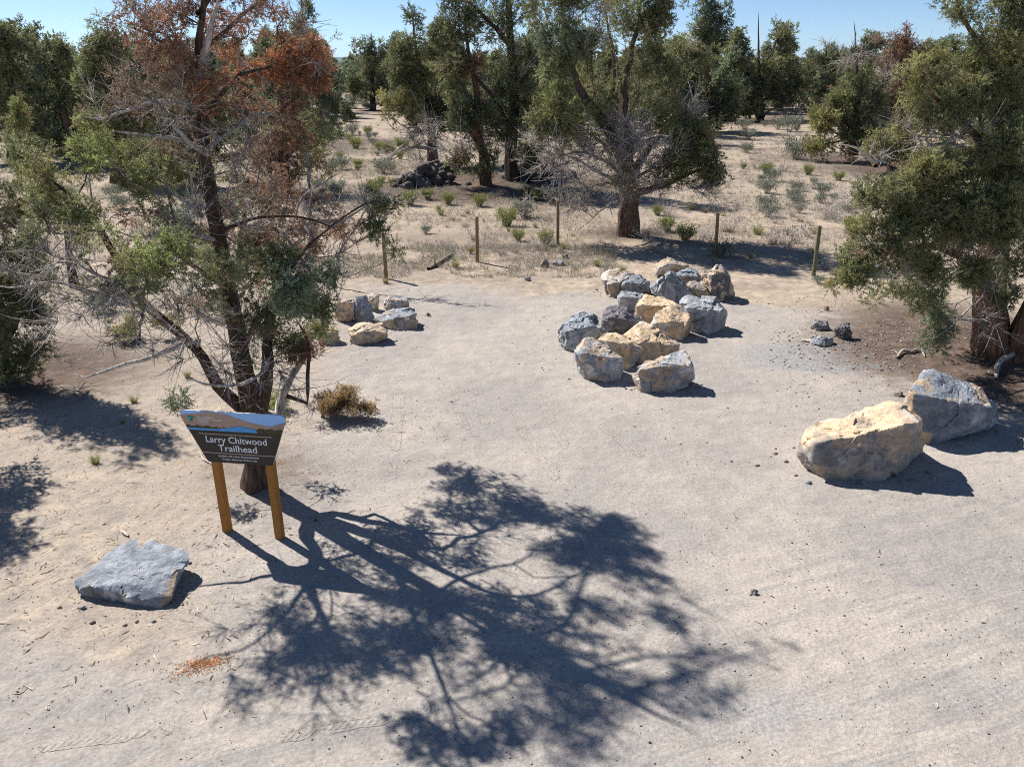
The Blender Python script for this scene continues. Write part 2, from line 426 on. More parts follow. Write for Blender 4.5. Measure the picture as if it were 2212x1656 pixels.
# ------------------------------------------------------------------ foliage clumps
def clump_template(tufts, sprigs, slen, wid, rng):
    """Juniper foliage: finger-like tufts, each a plume of short scaly sprigs; unit radius."""
    P, D, Ls = [], [], []
    for t in range(tufts):
        d = unit(rng.normal(size=3) + np.array([0, 0, 0.45])); st = d * rng.uniform(0.05, 0.35) + rng.normal(size=3) * 0.12
        ln = rng.uniform(0.5, 0.95)
        for k in range(sprigs):
            f = (k + rng.uniform(0, 1)) / sprigs
            p = st + d * ln * f + rng.normal(size=3) * 0.04
            s = unit(d * 0.95 + rng.normal(size=3) * 0.55)
            P.append(p); D.append(s); Ls.append(slen * rng.uniform(0.65, 1.25) * (1.1 - 0.35 * f))
    P = np.array(P); D = np.array(D); Ls = np.array(Ls)[:, None]
    S = unit(np.cross(D, rng.normal(size=P.shape))); Nn = np.cross(D, S)
    w = wid * Ls
    a = P; b = P + D * Ls * 0.45 + S * w * .5 + Nn * w * .18; c = P + D * Ls; d2 = P + D * Ls * 0.55 - S * w * .5 + Nn * w * .18
    return np.stack([a, b, c, d2], 1)          # (n,4,3)

LOD = {'near': (9, 27, .235, .31), 'mid': (9, 15, .31, .36), 'far': (9, 8, .43, .46), 'tiny': (5, 3, .9, .8)}
TEMPL = {k: [clump_template(*v, np.random.default_rng(100 + i)) for i in range(7)] for k, v in LOD.items()}

def clumps(C, S, T, out, lod, rng, droop=None):
    """C (N,3) centres, S (N,) radii, T (N,3) tints, out (N,3) outward directions"""
    Vs, Ts = [], []
    which = rng.integers(0, 7, len(C))
    for k in range(7):
        ids = np.nonzero(which == k)[0]
        if not len(ids): continue
        t = TEMPL[lod][k]; n = len(ids); q = len(t)
        z = unit(out[ids] * 0.6 + np.array([0, 0, 0.75]) + rng.normal(size=(n, 3)) * 0.3)
        if droop is not None: z = np.where(droop[ids][:, None], unit(out[ids] * 0.5 + np.array([0, 0, -0.8]) + rng.normal(size=(n, 3)) * 0.25), z)
        x = unit(np.cross(z, rng.normal(size=(n, 3)))); y = np.cross(z, x)
        M = np.stack([x, y, z], 1) * S[ids][:, None, None]        # rows are axes
        V = np.einsum('qva,nab->nqvb', t, M) + C[ids][:, None, None, :]
        Vs.append(V.reshape(-1, 3))
        tv = T[ids][:, None, :] * (1 + rng.uniform(-.22, .22, (n, q, 1))) * (1 + rng.uniform(-.06, .06, (n, q, 3)))
        Ts.append(np.repeat(tv.reshape(-1, 3), 4, 0))
    V = np.concatenate(Vs); T = np.concatenate(Ts)
    return V, np.arange(len(V)).reshape(-1, 4), T

KIND = {  # base colours of foliage
    'g': (.235, .250, .120), 'y': (.330, .318, .135), 'b': (.215, .262, .168), 'k': (.140, .168, .090), 'l': (.285, .315, .122),
    'o': (.44, .200, .100), 'r': (.33, .180, .120), 'n': (.27, .195, .135), 'h': (.47, .325, .150)}
DEADK = 'ornh'
BARK = np.array((.135, .095, .072)); SILVER = np.array((.48, .455, .435)); TWIG = np.array((.16, .13, .115)); REDBARK = np.array((.20, .115, .075)); DARKBARK = np.array((.075, .06, .052))

def catmull(P, step):
    P = np.asarray(P, float)
    if len(P) < 2: return P
    E = np.vstack([2 * P[0] - P[1], P, 2 * P[-1] - P[-2]]); out = []
    for i in range(1, len(E) - 2):
        n = max(2, int(np.linalg.norm(E[i + 1, :3] - E[i, :3]) / step)); t = np.linspace(0, 1, n, endpoint=False)[:, None]
        p0, p1, p2, p3 = E[i - 1], E[i], E[i + 1], E[i + 2]
        out.append(0.5 * (2 * p1 + (p2 - p0) * t + (2 * p0 - 5 * p1 + 4 * p2 - p3) * t ** 2 + (3 * p1 - p0 - 3 * p2 + p3) * t ** 3))
    out.append(P[-1:])
    return np.concatenate(out)

def build_tree(name, base, trunks, blobs, label, cat='tree', group=None, lod='mid', rc=0.2, seed=1, bark=BARK, bf=0.35, wig=0.03, twigs=1.0, tipr=0.0045, deadtwig=0.3, dens=1.0, step=None, capr=1.0):
    """trunks: list of (points (n,3) world, radii, 'bark' or 'dead'); blobs: list of (centre, radii(3), kind, fill)"""
    rng = np.random.default_rng(seed)
    base = np.asarray(base, float); step = step or rc * 1.3
    pos, par, plen, fix, dead, isT = [], [], [], [], [], []
    for (P, R, kd) in trunks:
        Q = catmull(np.column_stack([P, R]), max(step * .8, .12)); q = Q[:, :3].copy(); r = np.maximum(Q[:, 3], .004)
        s = np.arange(len(q))[:, None] * 0.35
        q[1:] += wig * (fbm(np.column_stack([s[:, 0], s[:, 0] * 0 + seed * 7.1 + len(pos), s[:, 0] * 0]), 2, seed)[:, None] * rng.normal(size=(1, 3)) + rng.normal(size=q.shape) * 0.25)[1:] * np.minimum(1, np.arange(1, len(q))[:, None] / 3)
        p0 = -1
        if pos:
            A = np.array(pos); d = np.linalg.norm(A - q[0], axis=1); p0 = int(d.argmin())
        for i in range(len(q)):
            pr = p0 if i == 0 else len(pos) - 1
            pl = 0 if pr < 0 else plen[pr] + np.linalg.norm(q[i] - pos[pr])
            pos.append(q[i]); par.append(pr); plen.append(pl); fix.append(r[i]); dead.append(kd == 'dead'); isT.append(True)
    # targets
    tc, tk, to, ts = [], [], [], []
    for bi, (c, rad, kd, fill) in enumerate(blobs):
        c = np.asarray(c, float); rad = np.asarray(rad, float)
        area = math.pi * rad[0] * rad[2]; ca = math.pi * rc * rc
        n = max(3, int(dens * fill * area / ca * (0.95 if kd == 'd' else 3.6)))
        u = unit(rng.normal(size=(n * 3, 3))) * (rng.uniform(0, 1, (n * 3, 1)) ** (1 / 2.4)) * np.clip(1 + .18 * rng.normal(size=(n * 3, 1)), .5, 1.5)
        p = c + u * rad
        nz = vnoise(p / (rc * 3.6) + bi * 3.7, seed + 3)
        keep = np.argsort(-(nz + rng.uniform(-.28, .28, len(nz))))[:n]
        p = p[keep]
        zmin = macro(p[:, 0], p[:, 1]) + 0.12 if base[1] != 0 else np.full(len(p), .12)
        p[:, 2] = np.maximum(p[:, 2], zmin + rng.uniform(0, .15, len(p)))
        tc.append(p); tk += [kd] * len(p); to.append(unit(u[keep] * rad)); ts.append(np.full(len(p), 1.0))
    C = np.concatenate(tc); O = np.concatenate(to); K = np.array(tk)
    A = np.array(pos)
    d0 = np.array([np.min(np.linalg.norm(A - c, axis=1)) for c in C])
    order = np.argsort(d0 + rng.uniform(0, .5, len(d0)) * rc * 4)
    cap = len(pos) + len(C) * 14
    PP = np.zeros((cap, 3)); PP[:len(pos)] = pos; PL = np.zeros(cap); PL[:len(pos)] = plen; n = len(pos)
    tipnode = np.zeros(len(C), int)
    z0 = base[2]
    for t in order:
        c = C[t]
        cost = np.linalg.norm(PP[:n] - c, axis=1) + bf * PL[:n] + 0.25 * np.maximum(0, PP[:n, 2] - c[2])
        j = int(cost.argmin()); d = c - PP[j]; ln = np.linalg.norm(d); m = max(1, min(12, int(round(ln / step))))
        mid = PP[j] + d * .5 + rng.normal(size=3) * ln * 0.10 + np.array([0, 0, -0.06 * ln])
        prev = j
        for i in range(1, m + 1):
            f = i / m; p = (1 - f) ** 2 * PP[j] + 2 * f * (1 - f) * mid + f * f * c
            if i < m: p = p + rng.normal(size=3) * step * .10
            PP[n] = p; PL[n] = PL[prev] + np.linalg.norm(p - PP[prev]); par.append(prev); fix.append(0.0); dead.append(K[t] == 'd'); isT.append(False)
            prev = n; n += 1
        tipnode[t] = prev
    PP = PP[:n]; par = np.array(par); fix = np.array(fix); dead = np.array(dead); isT = np.array(isT)
    # pipe-model radii
    e = 2.35; acc = np.zeros(n); rr = np.zeros(n); kids = [[] for _ in range(n)]
    for i in range(n - 1, -1, -1):
        r = max(acc[i] ** (1 / e), tipr) if acc[i] > 0 else tipr
        if isT[i]: r = fix[i]
        rr[i] = r
        if par[i] >= 0: acc[par[i]] += r ** e; kids[par[i]].append(i)
    for i in range(n):
        if not isT[i] and par[i] >= 0: rr[i] = min(rr[i], rr[par[i]] * (0.62 if isT[par[i]] else 1.0) * capr)
    rr = np.maximum(rr, tipr * .8)
    # chains
    chains = {'trunk': ([], [], []), 'branches': ([], [], []), 'dead_branches': ([], [], [])}
    stack = [i for i in range(n) if par[i] < 0]
    while stack:
        i = stack.pop(); ch = [i]; start = par[i]
        while True:
            k = kids[ch[-1]]
            if not k: break
            same = [q for q in k if isT[q] == isT[ch[-1]] and dead[q] == dead[ch[-1]]]
            if isT[ch[-1]]: same = [q for q in same if q == ch[-1] + 1]
            if not same: stack += k; break
            b = max(same, key=lambda q: rr[q]); stack += [q for q in k if q != b]; ch.append(b)
        P = PP[ch]; R = rr[ch]
        if start >= 0:
            P = np.vstack([PP[start], P]); R = np.concatenate([[min(R[0] * 1.25, rr[start])], R])
        if len(P) < 2: continue
        R = R.copy()
        if not kids[ch[-1]]: R[-1] *= .35
        key = 'trunk' if isT[i] and not dead[i] else ('dead_branches' if dead[i] else 'branches')
        T = (bark * rng.uniform(.85, 1.15) if key == 'trunk' else SILVER * rng.uniform(.55, 1.2) if key == 'dead_branches' else (TWIG * rng.uniform(.7, 1.25) if rng.uniform() > deadtwig else SILVER * rng.uniform(.6, 1.05)))
        g = chains[key]; g[0].append(P); g[1].append(R); g[2].append(T)
    # bare side twigs on the grown branches, and bursts on the dead ends
    gi = np.nonzero(~isT)[0]
    def burst(centres, dirs, num, length, r0, tint, spread, key):
        if not len(centres): return
        P0 = np.repeat(centres, num, 0); D = unit(np.repeat(dirs, num, 0) + rng.normal(size=P0.shape) * spread)
        ln = length * rng.uniform(.35, 1.2, (len(P0), 1)); bend = rng.normal(size=P0.shape) * ln * .22
        P1 = P0 + D * ln * .4 + bend * .4; P2 = P0 + D * ln * .75 + bend; P3 = P0 + D * ln + bend * 1.7 + np.array([0, 0, .08]) * ln
        tw = np.stack([P0, P1, P2, P3], 1); R = np.array([1, .8, .6, .3]) * r0
        g = chains[key]
        for a in tw:
            g[0].append(a); g[1].append(R); g[2].append(tint * rng.uniform(.6, 1.25))
        # forks
        f0 = tw[:, 1]; D2 = unit(D + rng.normal(size=D.shape) * .8); l2 = ln * rng.uniform(.3, .6, ln.shape)
        tw2 = np.stack([f0, f0 + D2 * l2 * .5 + rng.normal(size=D.shape) * l2 * .06, f0 + D2 * l2], 1)
        for a in tw2:
            g[0].append(a); g[1].append(np.array([.75, .55, .25]) * r0); g[2].append(tint * rng.uniform(.6, 1.25))
    dt = np.nonzero(K == 'd')[0]
    if len(dt):
        tn = tipnode[dt]; dv = unit(PP[tn] - PP[par[tn]])
        burst(PP[tn], dv, max(4, int(9 * twigs)), rc * 2.8, tipr * 1.3, SILVER * 1.05, .7, 'dead_branches')
        burst(PP[par[tn]], dv, max(2, int(3.5 * twigs)), rc * 2.3, tipr * 1.15, SILVER * .85, .95, 'dead_branches')
    if len(gi) and deadtwig > 0:
        sel = gi[rng.uniform(size=len(gi)) < 0.16 * twigs]
        if len(sel): burst(PP[sel], unit(PP[sel] - PP[par[sel]]), 2, rc * 1.6, tipr * .8, TWIG * 1.5, 1.0, 'branches')
    root = empty(name, base, label, cat, group)
    for key, (c, r, t) in chains.items():
        if not c: continue
        V, F, T = tubes(c, r, t)
        link(key, make_mesh(key, V - base, F, T, True, [M_WOOD]), root)
    live = np.array([k != 'd' for k in K]); deadf = np.array([k in DEADK for k in K])
    for key, mask, mat in (('crown', live & ~deadf, M_FOL), ('dead_foliage', deadf, M_DEADFOL)):
        ids = np.nonzero(mask)[0]
        if len(ids) == 0: continue
        T = np.array([KIND[K[i]] for i in ids]) * np.clip(1 + rng.normal(size=(len(ids), 1)) * .24, .45, 1.7)
        if key == 'crown':
            mixf = np.clip(rng.normal(size=(len(ids), 1)) * .3 + .1, 0, .75); T = T * (1 - mixf * .8) + np.array(KIND['y']) * mixf * .8
            br = rng.uniform(size=len(ids)) < .035; T[br] = np.array(KIND['n']) * 1.2
        else:
            mixf = np.clip(rng.normal(size=(len(ids), 1)) * .35 + .2, 0, .8); T = T * (1 - mixf) + np.array(KIND['n']) * mixf
        V, F, T = clumps(C[ids], rc * rng.uniform(.6, 1.4, len(ids)), np.clip(T, .01, .8), O[ids], lod, rng, np.array([K[i] in 'or' for i in ids]))
        link(key, make_mesh(key, V - base, F, T, False, [mat]), root)
    return root

def px_tree(name, label, base, trunks, blobs, back=0.0, rzf=0.8, **kw):
    """the same, with trunks and blobs measured on the photograph: (px, py, offset in depth[, radius]) in the plane through the tree's foot"""
    B = gnd(*base) if isinstance(base[0], (int, float)) else np.array(base[0])
    y0 = B[1]
    def W(p, dd): return plane(p[0], p[1], y0 + dd)
    tr = []
    for i, (pts, kd) in enumerate(trunks):
        P = np.array([W(p, p[2]) for p in pts]); R = np.array([p[3] for p in pts]) * (1 - .28 * np.linspace(0, 1, len(pts)) ** .6)
        if i == 0:
            P[0] = B - np.array([0, 0, .08])
        tr.append((P, R, kd))
    bl = []
    for b in blobs:
        px, py, rx, ry, dd, kd = b[:6]; fill = b[6] if len(b) > 6 else 2.0
        c = W((px, py), dd); k = mpp(y0 + dd, c[2])
        rz = rzf * (rx + ry) / 2 * k if len(b) < 8 else b[7]
        bl.append((c, (rx * k, rz, ry * k * 1.03), kd, fill))
    return build_tree(name, B, tr, bl, label, **kw)

# ------------------------------------------------------------------ boulders
def ico(sub):
    bm = bmesh.new(); bmesh.ops.create_icosphere(bm, subdivisions=sub, radius=1.0)
    V = np.array([v.co[:] for v in bm.verts]); F = np.array([[v.index for v in f.verts] for f in bm.faces]); bm.free()
    return V / np.linalg.norm(V, axis=1, keepdims=True), F
ICO = {k: ico(k) for k in (3, 5, 6)}
GREY = np.array((.315, .34, .37)); TAN = np.array((.68, .52, .345)); DARK = np.array((.20, .188, .20)); PALE = np.array((.68, .655, .61)); LGREY = np.array((.445, .46, .475)); BROWN = np.array((.50, .385, .285)); LAVA = np.array((.095, .083, .078)); MIXED = np.array((.39, .345, .30))

def hull_planes(P):
    bm = bmesh.new()
    for p in P: bm.verts.new(p)
    r = bmesh.ops.convex_hull(bm, input=bm.verts)
    bm.normal_update()
    c = P.mean(0); out = []
    for f in bm.faces:
        n = np.array(f.normal[:]); q = np.array(f.verts[0].co[:]); h = n @ (q - c)
        if h < 0: n, h = -n, -h
        out.append((*n, h))
    bm.free()
    A = np.array(out); keep = []
    for a in A:                                   # merge near-parallel faces
        if not any(a[:3] @ b[:3] > .992 and abs(a[3] - b[3]) < .03 for b in keep): keep.append(a)
    return np.array(keep), c

FEET = []
def boulder(name, label, P, cols, seed=0, sub=5, rough=1.0, mat=None, cat='boulder', group=None, chips=9, flat=None):
    """P: corner points in the world; cols: list of (direction, colour) - the face nearest each direction takes that colour"""
    rng = np.random.default_rng(seed + 900)
    P = np.asarray(P, float); P = P.mean(0) + (P - P.mean(0)) * np.array([1.05, 1.05, 1.07]); A, c = hull_planes(P); size = np.linalg.norm(P.max(0) - P.min(0)) / 1.7
    nrm, h = A[:, :3], A[:, 3]
    ex = []
    for _ in range(chips):
        d = unit(rng.normal(size=3)); s = ((P - c) @ d).max(); ex.append((*d, s * rng.uniform(.90, .985)))
    if ex: E_ = np.array(ex); nrm = np.vstack([nrm, E_[:, :3]]); h = np.concatenate([h, E_[:, 3]])
    D, F = ICO[sub]
    warp = np.stack([fbm(D * 2.6 + seed * 3.1, 3, seed + q) for q in (1, 2, 3)], -1)
    dots = D @ nrm.T; R = np.where(dots > 1e-3, h[None, :] / np.maximum(dots, 1e-3), 1e9)
    pw = 95.0; rs = (R ** (-pw)).sum(1) ** (-1 / pw)
    srt = np.sort(R, axis=1); edge = 1 - np.clip((srt[:, 1] - srt[:, 0]) / (.06 * size), 0, 1)
    V = D * rs[:, None]
    q = V / size
    V = V + D * (size * rough * (.018 * fbm(q * 5.0 + seed, 5, seed + 5, .58) + .022 * (fbm(q * 2.2 + 5 + seed, 4, seed + 9, ridge=True) - .35) + .006 * fbm(q * 16 + seed, 3, seed + 6)))[:, None]
    # fracture cells: every cell is a small plane of its own, tilted and stepped against its neighbours
    cellcol = np.zeros(len(D))
    qw = q + .05 * np.stack([fbm(q * 5 + 7, 3, seed + 31), fbm(q * 5 + 17, 3, seed + 32), fbm(q * 5 + 27, 3, seed + 33)], -1)
    for lev, (nc, tl, offs) in enumerate(((14, .11, .024), (60, .11, .008), (240, .07, .0016))):
        S = qw[rng.integers(0, len(q), nc)]; own = np.zeros(len(q), int); best = np.full(len(q), 1e9)
        for k in range(nc):
            dd_ = ((qw - S[k]) ** 2).sum(1); m_ = dd_ < best; own[m_] = k; best[m_] = dd_[m_]
        tilt = rng.normal(size=(nc, 3)) * tl; off = rng.uniform(-1, .4, nc) * offs
        dz = off[own] + ((q - S[own]) * tilt[own]).sum(1); V = V + D * (size * rough * np.clip(dz, -.07, .04))[:, None]
        if lev < 2: cellcol = np.where(rng.uniform(size=nc)[own] < (.24 if lev == 0 else .16), 1.0, cellcol)
    Dw = unit(D + warp * .22); dw = Dw @ nrm.T; Rw = np.where(dw > 1e-3, h[None, :] / np.maximum(dw, 1e-3), 1e9)
    face = Rw.argmin(1)
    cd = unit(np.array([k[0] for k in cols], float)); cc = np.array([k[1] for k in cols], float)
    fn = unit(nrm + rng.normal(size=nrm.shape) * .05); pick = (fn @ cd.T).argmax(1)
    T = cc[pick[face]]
    pat = fbm(q * 2.6 + 31 + seed, 4, seed + 15)
    alt = cc[(pick[face] + 1) % len(cc)]; f = np.maximum(sm(.30, .36, pat), cellcol * sm(-.45, -.35, pat))[:, None] * .9; T = T * (1 - f) + alt * f
    pe = (edge * sm(.1, .5, fbm(q * 5 + seed, 3, seed + 17)))[:, None] * .7; T = T * (1 - pe) + PALE * pe
    dk = sm(.18, .36, fbm(q * 5 + 50 + seed, 4, seed + 19))[:, None] * .45; T = T * (1 - dk) + GREY * .55 * dk
    FEET.append((c[0], c[1], (P[:, 0].max() - P[:, 0].min()) / 2, (P[:, 1].max() - P[:, 1].min()) / 2))
    o_loc = np.array([c[0], c[1], float(macro([c[0]], [c[1]])[0])])
    W = V + c; gz = macro(W[:, 0], W[:, 1]); W[:, 2] = np.maximum(W[:, 2], gz - .05 - .04 * size)
    me = make_mesh(name, W - o_loc, F, T, True, [mat or M_ROCK])
    try: me.set_sharp_from_angle(angle=math.radians(38))
    except Exception: pass
    return tag(link(name, me, None, o_loc), label, cat, group)

def px_boulder(label, poly, ridge, conv, cols, base=None, depth=.8, name='boulder', seed=0, **kw):
    poly = [conv(*p) for p in poly]; ridge = [conv(*p) for p in ridge]
    a = np.array(poly); lo = a[a[:, 1].argmax()]; top = a[:, 1].min()
    bpy_ = conv(0, base)[1] if base is not None else lo[1]
    yb = gnd(lo[0], bpy_)[1]; hpx = bpy_ - top
    k = mpp(yb, .5); s = (a[:, 0].max() - a[:, 0].min()) * k; D = depth * s
    pts = []
    for (px, py) in poly:
        q = gnd(px, py); fr = (bpy_ - py) / hpx
        y = yb + D * (.12 + .75 * np.clip(fr, 0, 1) ** .8)
        if py > bpy_ - .3 * hpx and q[1] < yb + .55 * D: pts.append((q[0], q[1], q[2] - .04))
        else: pts.append(plane(px, py, min(y, q[1])))
    for (px, py) in ridge:
        q = gnd(px, py); pts.append(plane(px, py, min(yb + .14 * D, q[1])))
    yk = min(yb + .95 * D, gnd(lo[0], top + .2 * hpx)[1])
    x0, x1 = a[:, 0].min(), a[:, 0].max(); m = (x0 + x1) / 2
    for f in (.82, -.82):
        r = plane(m + f * (x1 - x0) / 2, bpy_, yk); pts.append((r[0], yk, float(macro([r[0]], [yk])[0]) - .04))
    return boulder(name, label, pts, cols, seed, **kw)

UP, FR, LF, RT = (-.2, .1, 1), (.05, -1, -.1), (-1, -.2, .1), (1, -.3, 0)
cR = lambda X, Y: (1474.6 + X * .3339, 553 + Y * .3339)            # right-hand enlargement of the photograph
cP = lambda X, Y: (1179.7 + X * .2227, 516.1 + Y * .2227)          # pile
cL = lambda X, Y: (X * .3339, 1103 + Y * .3339)                    # lower left
cB = lambda X, Y: (663.6 + X * .1336, 575.1 + Y * .1336)           # small pile behind the tree
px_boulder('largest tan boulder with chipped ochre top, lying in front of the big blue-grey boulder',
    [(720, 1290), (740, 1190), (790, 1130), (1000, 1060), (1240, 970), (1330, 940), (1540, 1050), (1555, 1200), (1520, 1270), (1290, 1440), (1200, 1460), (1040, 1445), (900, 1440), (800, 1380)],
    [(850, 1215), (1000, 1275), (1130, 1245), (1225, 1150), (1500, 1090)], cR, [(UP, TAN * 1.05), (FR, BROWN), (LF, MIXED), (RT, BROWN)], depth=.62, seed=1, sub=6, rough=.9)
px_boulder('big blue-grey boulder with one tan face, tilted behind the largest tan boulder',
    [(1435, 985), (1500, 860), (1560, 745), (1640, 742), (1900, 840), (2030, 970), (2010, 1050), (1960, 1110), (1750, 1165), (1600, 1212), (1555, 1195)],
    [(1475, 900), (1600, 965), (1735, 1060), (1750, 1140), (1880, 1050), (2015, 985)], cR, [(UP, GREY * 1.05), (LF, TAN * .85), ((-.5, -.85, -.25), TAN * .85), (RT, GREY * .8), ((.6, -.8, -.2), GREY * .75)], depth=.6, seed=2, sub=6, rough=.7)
def slab():
    yb = gnd(*cL(1030, 625))[1]
    def T(X, Y, dd): return plane(*cL(X, Y), yb + dd)
    def G(X, Y):
        g = gnd(*cL(X, Y)); g[2] -= .03; return g
    BL = np.array((.335, .365, .405))
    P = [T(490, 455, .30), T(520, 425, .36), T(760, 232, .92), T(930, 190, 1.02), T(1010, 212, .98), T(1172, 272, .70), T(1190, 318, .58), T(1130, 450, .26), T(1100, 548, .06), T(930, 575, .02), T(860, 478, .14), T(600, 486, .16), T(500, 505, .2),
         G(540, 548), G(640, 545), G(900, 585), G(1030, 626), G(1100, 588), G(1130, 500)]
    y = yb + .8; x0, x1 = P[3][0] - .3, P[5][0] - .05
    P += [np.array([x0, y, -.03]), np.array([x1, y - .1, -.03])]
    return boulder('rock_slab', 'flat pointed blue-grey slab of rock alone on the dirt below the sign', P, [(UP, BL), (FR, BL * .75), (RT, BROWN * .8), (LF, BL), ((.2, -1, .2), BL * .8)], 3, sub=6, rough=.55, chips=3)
slab()
PILE = 'boulders heaped in the middle of the clearing'
pile = [
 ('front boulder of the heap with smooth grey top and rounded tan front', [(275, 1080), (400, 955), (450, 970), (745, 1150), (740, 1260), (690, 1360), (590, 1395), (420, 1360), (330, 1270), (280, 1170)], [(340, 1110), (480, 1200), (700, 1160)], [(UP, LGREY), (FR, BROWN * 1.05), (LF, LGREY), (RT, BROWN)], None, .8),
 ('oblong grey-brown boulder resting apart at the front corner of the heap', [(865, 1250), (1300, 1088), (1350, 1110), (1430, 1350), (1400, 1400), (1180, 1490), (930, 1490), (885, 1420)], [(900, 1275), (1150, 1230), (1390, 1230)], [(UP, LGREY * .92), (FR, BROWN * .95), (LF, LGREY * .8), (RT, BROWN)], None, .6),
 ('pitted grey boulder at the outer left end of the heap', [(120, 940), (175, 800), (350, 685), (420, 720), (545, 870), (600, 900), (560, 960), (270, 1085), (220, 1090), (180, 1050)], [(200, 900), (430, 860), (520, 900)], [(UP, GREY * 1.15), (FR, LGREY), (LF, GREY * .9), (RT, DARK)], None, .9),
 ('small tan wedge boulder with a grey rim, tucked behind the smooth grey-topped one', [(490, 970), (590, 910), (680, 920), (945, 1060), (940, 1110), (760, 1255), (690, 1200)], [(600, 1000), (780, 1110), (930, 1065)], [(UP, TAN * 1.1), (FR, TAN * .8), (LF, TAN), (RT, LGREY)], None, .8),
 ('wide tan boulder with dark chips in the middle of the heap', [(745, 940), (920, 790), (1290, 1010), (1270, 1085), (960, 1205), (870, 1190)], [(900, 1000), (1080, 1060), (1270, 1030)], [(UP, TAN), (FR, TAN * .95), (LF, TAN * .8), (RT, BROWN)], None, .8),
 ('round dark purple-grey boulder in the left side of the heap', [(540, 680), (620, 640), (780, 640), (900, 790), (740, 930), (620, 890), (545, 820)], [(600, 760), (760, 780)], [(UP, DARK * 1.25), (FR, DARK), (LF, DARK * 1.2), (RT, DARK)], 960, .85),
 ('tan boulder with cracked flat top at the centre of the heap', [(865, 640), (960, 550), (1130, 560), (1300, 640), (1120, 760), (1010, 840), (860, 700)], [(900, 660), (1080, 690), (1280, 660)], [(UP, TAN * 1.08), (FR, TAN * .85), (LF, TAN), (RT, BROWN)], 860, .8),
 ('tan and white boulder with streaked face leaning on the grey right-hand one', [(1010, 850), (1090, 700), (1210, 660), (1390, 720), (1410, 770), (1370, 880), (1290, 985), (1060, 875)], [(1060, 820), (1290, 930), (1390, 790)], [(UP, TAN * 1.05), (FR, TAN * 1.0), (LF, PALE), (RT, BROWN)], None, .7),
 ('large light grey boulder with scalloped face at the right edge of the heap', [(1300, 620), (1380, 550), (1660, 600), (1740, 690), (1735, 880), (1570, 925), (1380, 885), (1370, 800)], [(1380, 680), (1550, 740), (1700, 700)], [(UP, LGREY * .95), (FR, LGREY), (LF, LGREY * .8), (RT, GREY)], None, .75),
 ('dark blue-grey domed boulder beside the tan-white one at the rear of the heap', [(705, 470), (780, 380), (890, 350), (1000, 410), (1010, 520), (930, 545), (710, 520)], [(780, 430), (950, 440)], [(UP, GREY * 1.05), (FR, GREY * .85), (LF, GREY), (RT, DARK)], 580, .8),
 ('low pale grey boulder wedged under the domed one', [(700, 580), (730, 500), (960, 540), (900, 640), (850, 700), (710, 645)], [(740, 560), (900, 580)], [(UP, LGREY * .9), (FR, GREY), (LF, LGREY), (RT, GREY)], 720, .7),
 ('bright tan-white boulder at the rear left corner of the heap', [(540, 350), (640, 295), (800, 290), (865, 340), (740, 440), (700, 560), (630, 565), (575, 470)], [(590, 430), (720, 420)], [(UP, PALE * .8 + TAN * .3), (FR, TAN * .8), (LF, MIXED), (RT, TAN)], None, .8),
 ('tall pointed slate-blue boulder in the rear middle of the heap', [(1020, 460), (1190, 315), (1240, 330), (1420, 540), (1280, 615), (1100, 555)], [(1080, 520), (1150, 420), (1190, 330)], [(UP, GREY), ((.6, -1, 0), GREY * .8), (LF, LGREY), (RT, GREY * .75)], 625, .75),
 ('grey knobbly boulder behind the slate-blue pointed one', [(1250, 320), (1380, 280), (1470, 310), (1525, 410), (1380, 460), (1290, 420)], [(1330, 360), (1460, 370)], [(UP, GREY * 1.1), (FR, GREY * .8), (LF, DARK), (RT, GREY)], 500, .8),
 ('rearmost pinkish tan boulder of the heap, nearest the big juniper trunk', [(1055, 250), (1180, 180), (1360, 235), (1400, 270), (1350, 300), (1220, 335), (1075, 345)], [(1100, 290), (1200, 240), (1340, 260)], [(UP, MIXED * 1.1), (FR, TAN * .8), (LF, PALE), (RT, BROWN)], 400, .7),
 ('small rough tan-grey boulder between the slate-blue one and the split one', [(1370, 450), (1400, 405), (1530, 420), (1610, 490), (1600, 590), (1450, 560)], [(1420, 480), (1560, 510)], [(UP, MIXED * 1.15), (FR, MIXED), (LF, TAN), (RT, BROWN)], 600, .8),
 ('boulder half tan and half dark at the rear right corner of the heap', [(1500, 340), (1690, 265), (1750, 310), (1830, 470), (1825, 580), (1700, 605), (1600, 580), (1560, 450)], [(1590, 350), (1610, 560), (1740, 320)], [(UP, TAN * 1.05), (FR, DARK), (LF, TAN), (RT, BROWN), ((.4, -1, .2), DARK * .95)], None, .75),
]
for i, (lab, poly, rid, cols, bs, dp) in enumerate(pile):
    px_boulder(lab, poly, rid, cP, cols, base=bs, depth=dp, seed=20 + i * 3, group=PILE, sub=6 if i in (0, 1, 2, 4, 8, 12) else 5, rough=1.25 if i in (2, 5, 9, 13, 15, 16) else .9)
SM = 'boulders piled behind the half-dead juniper'
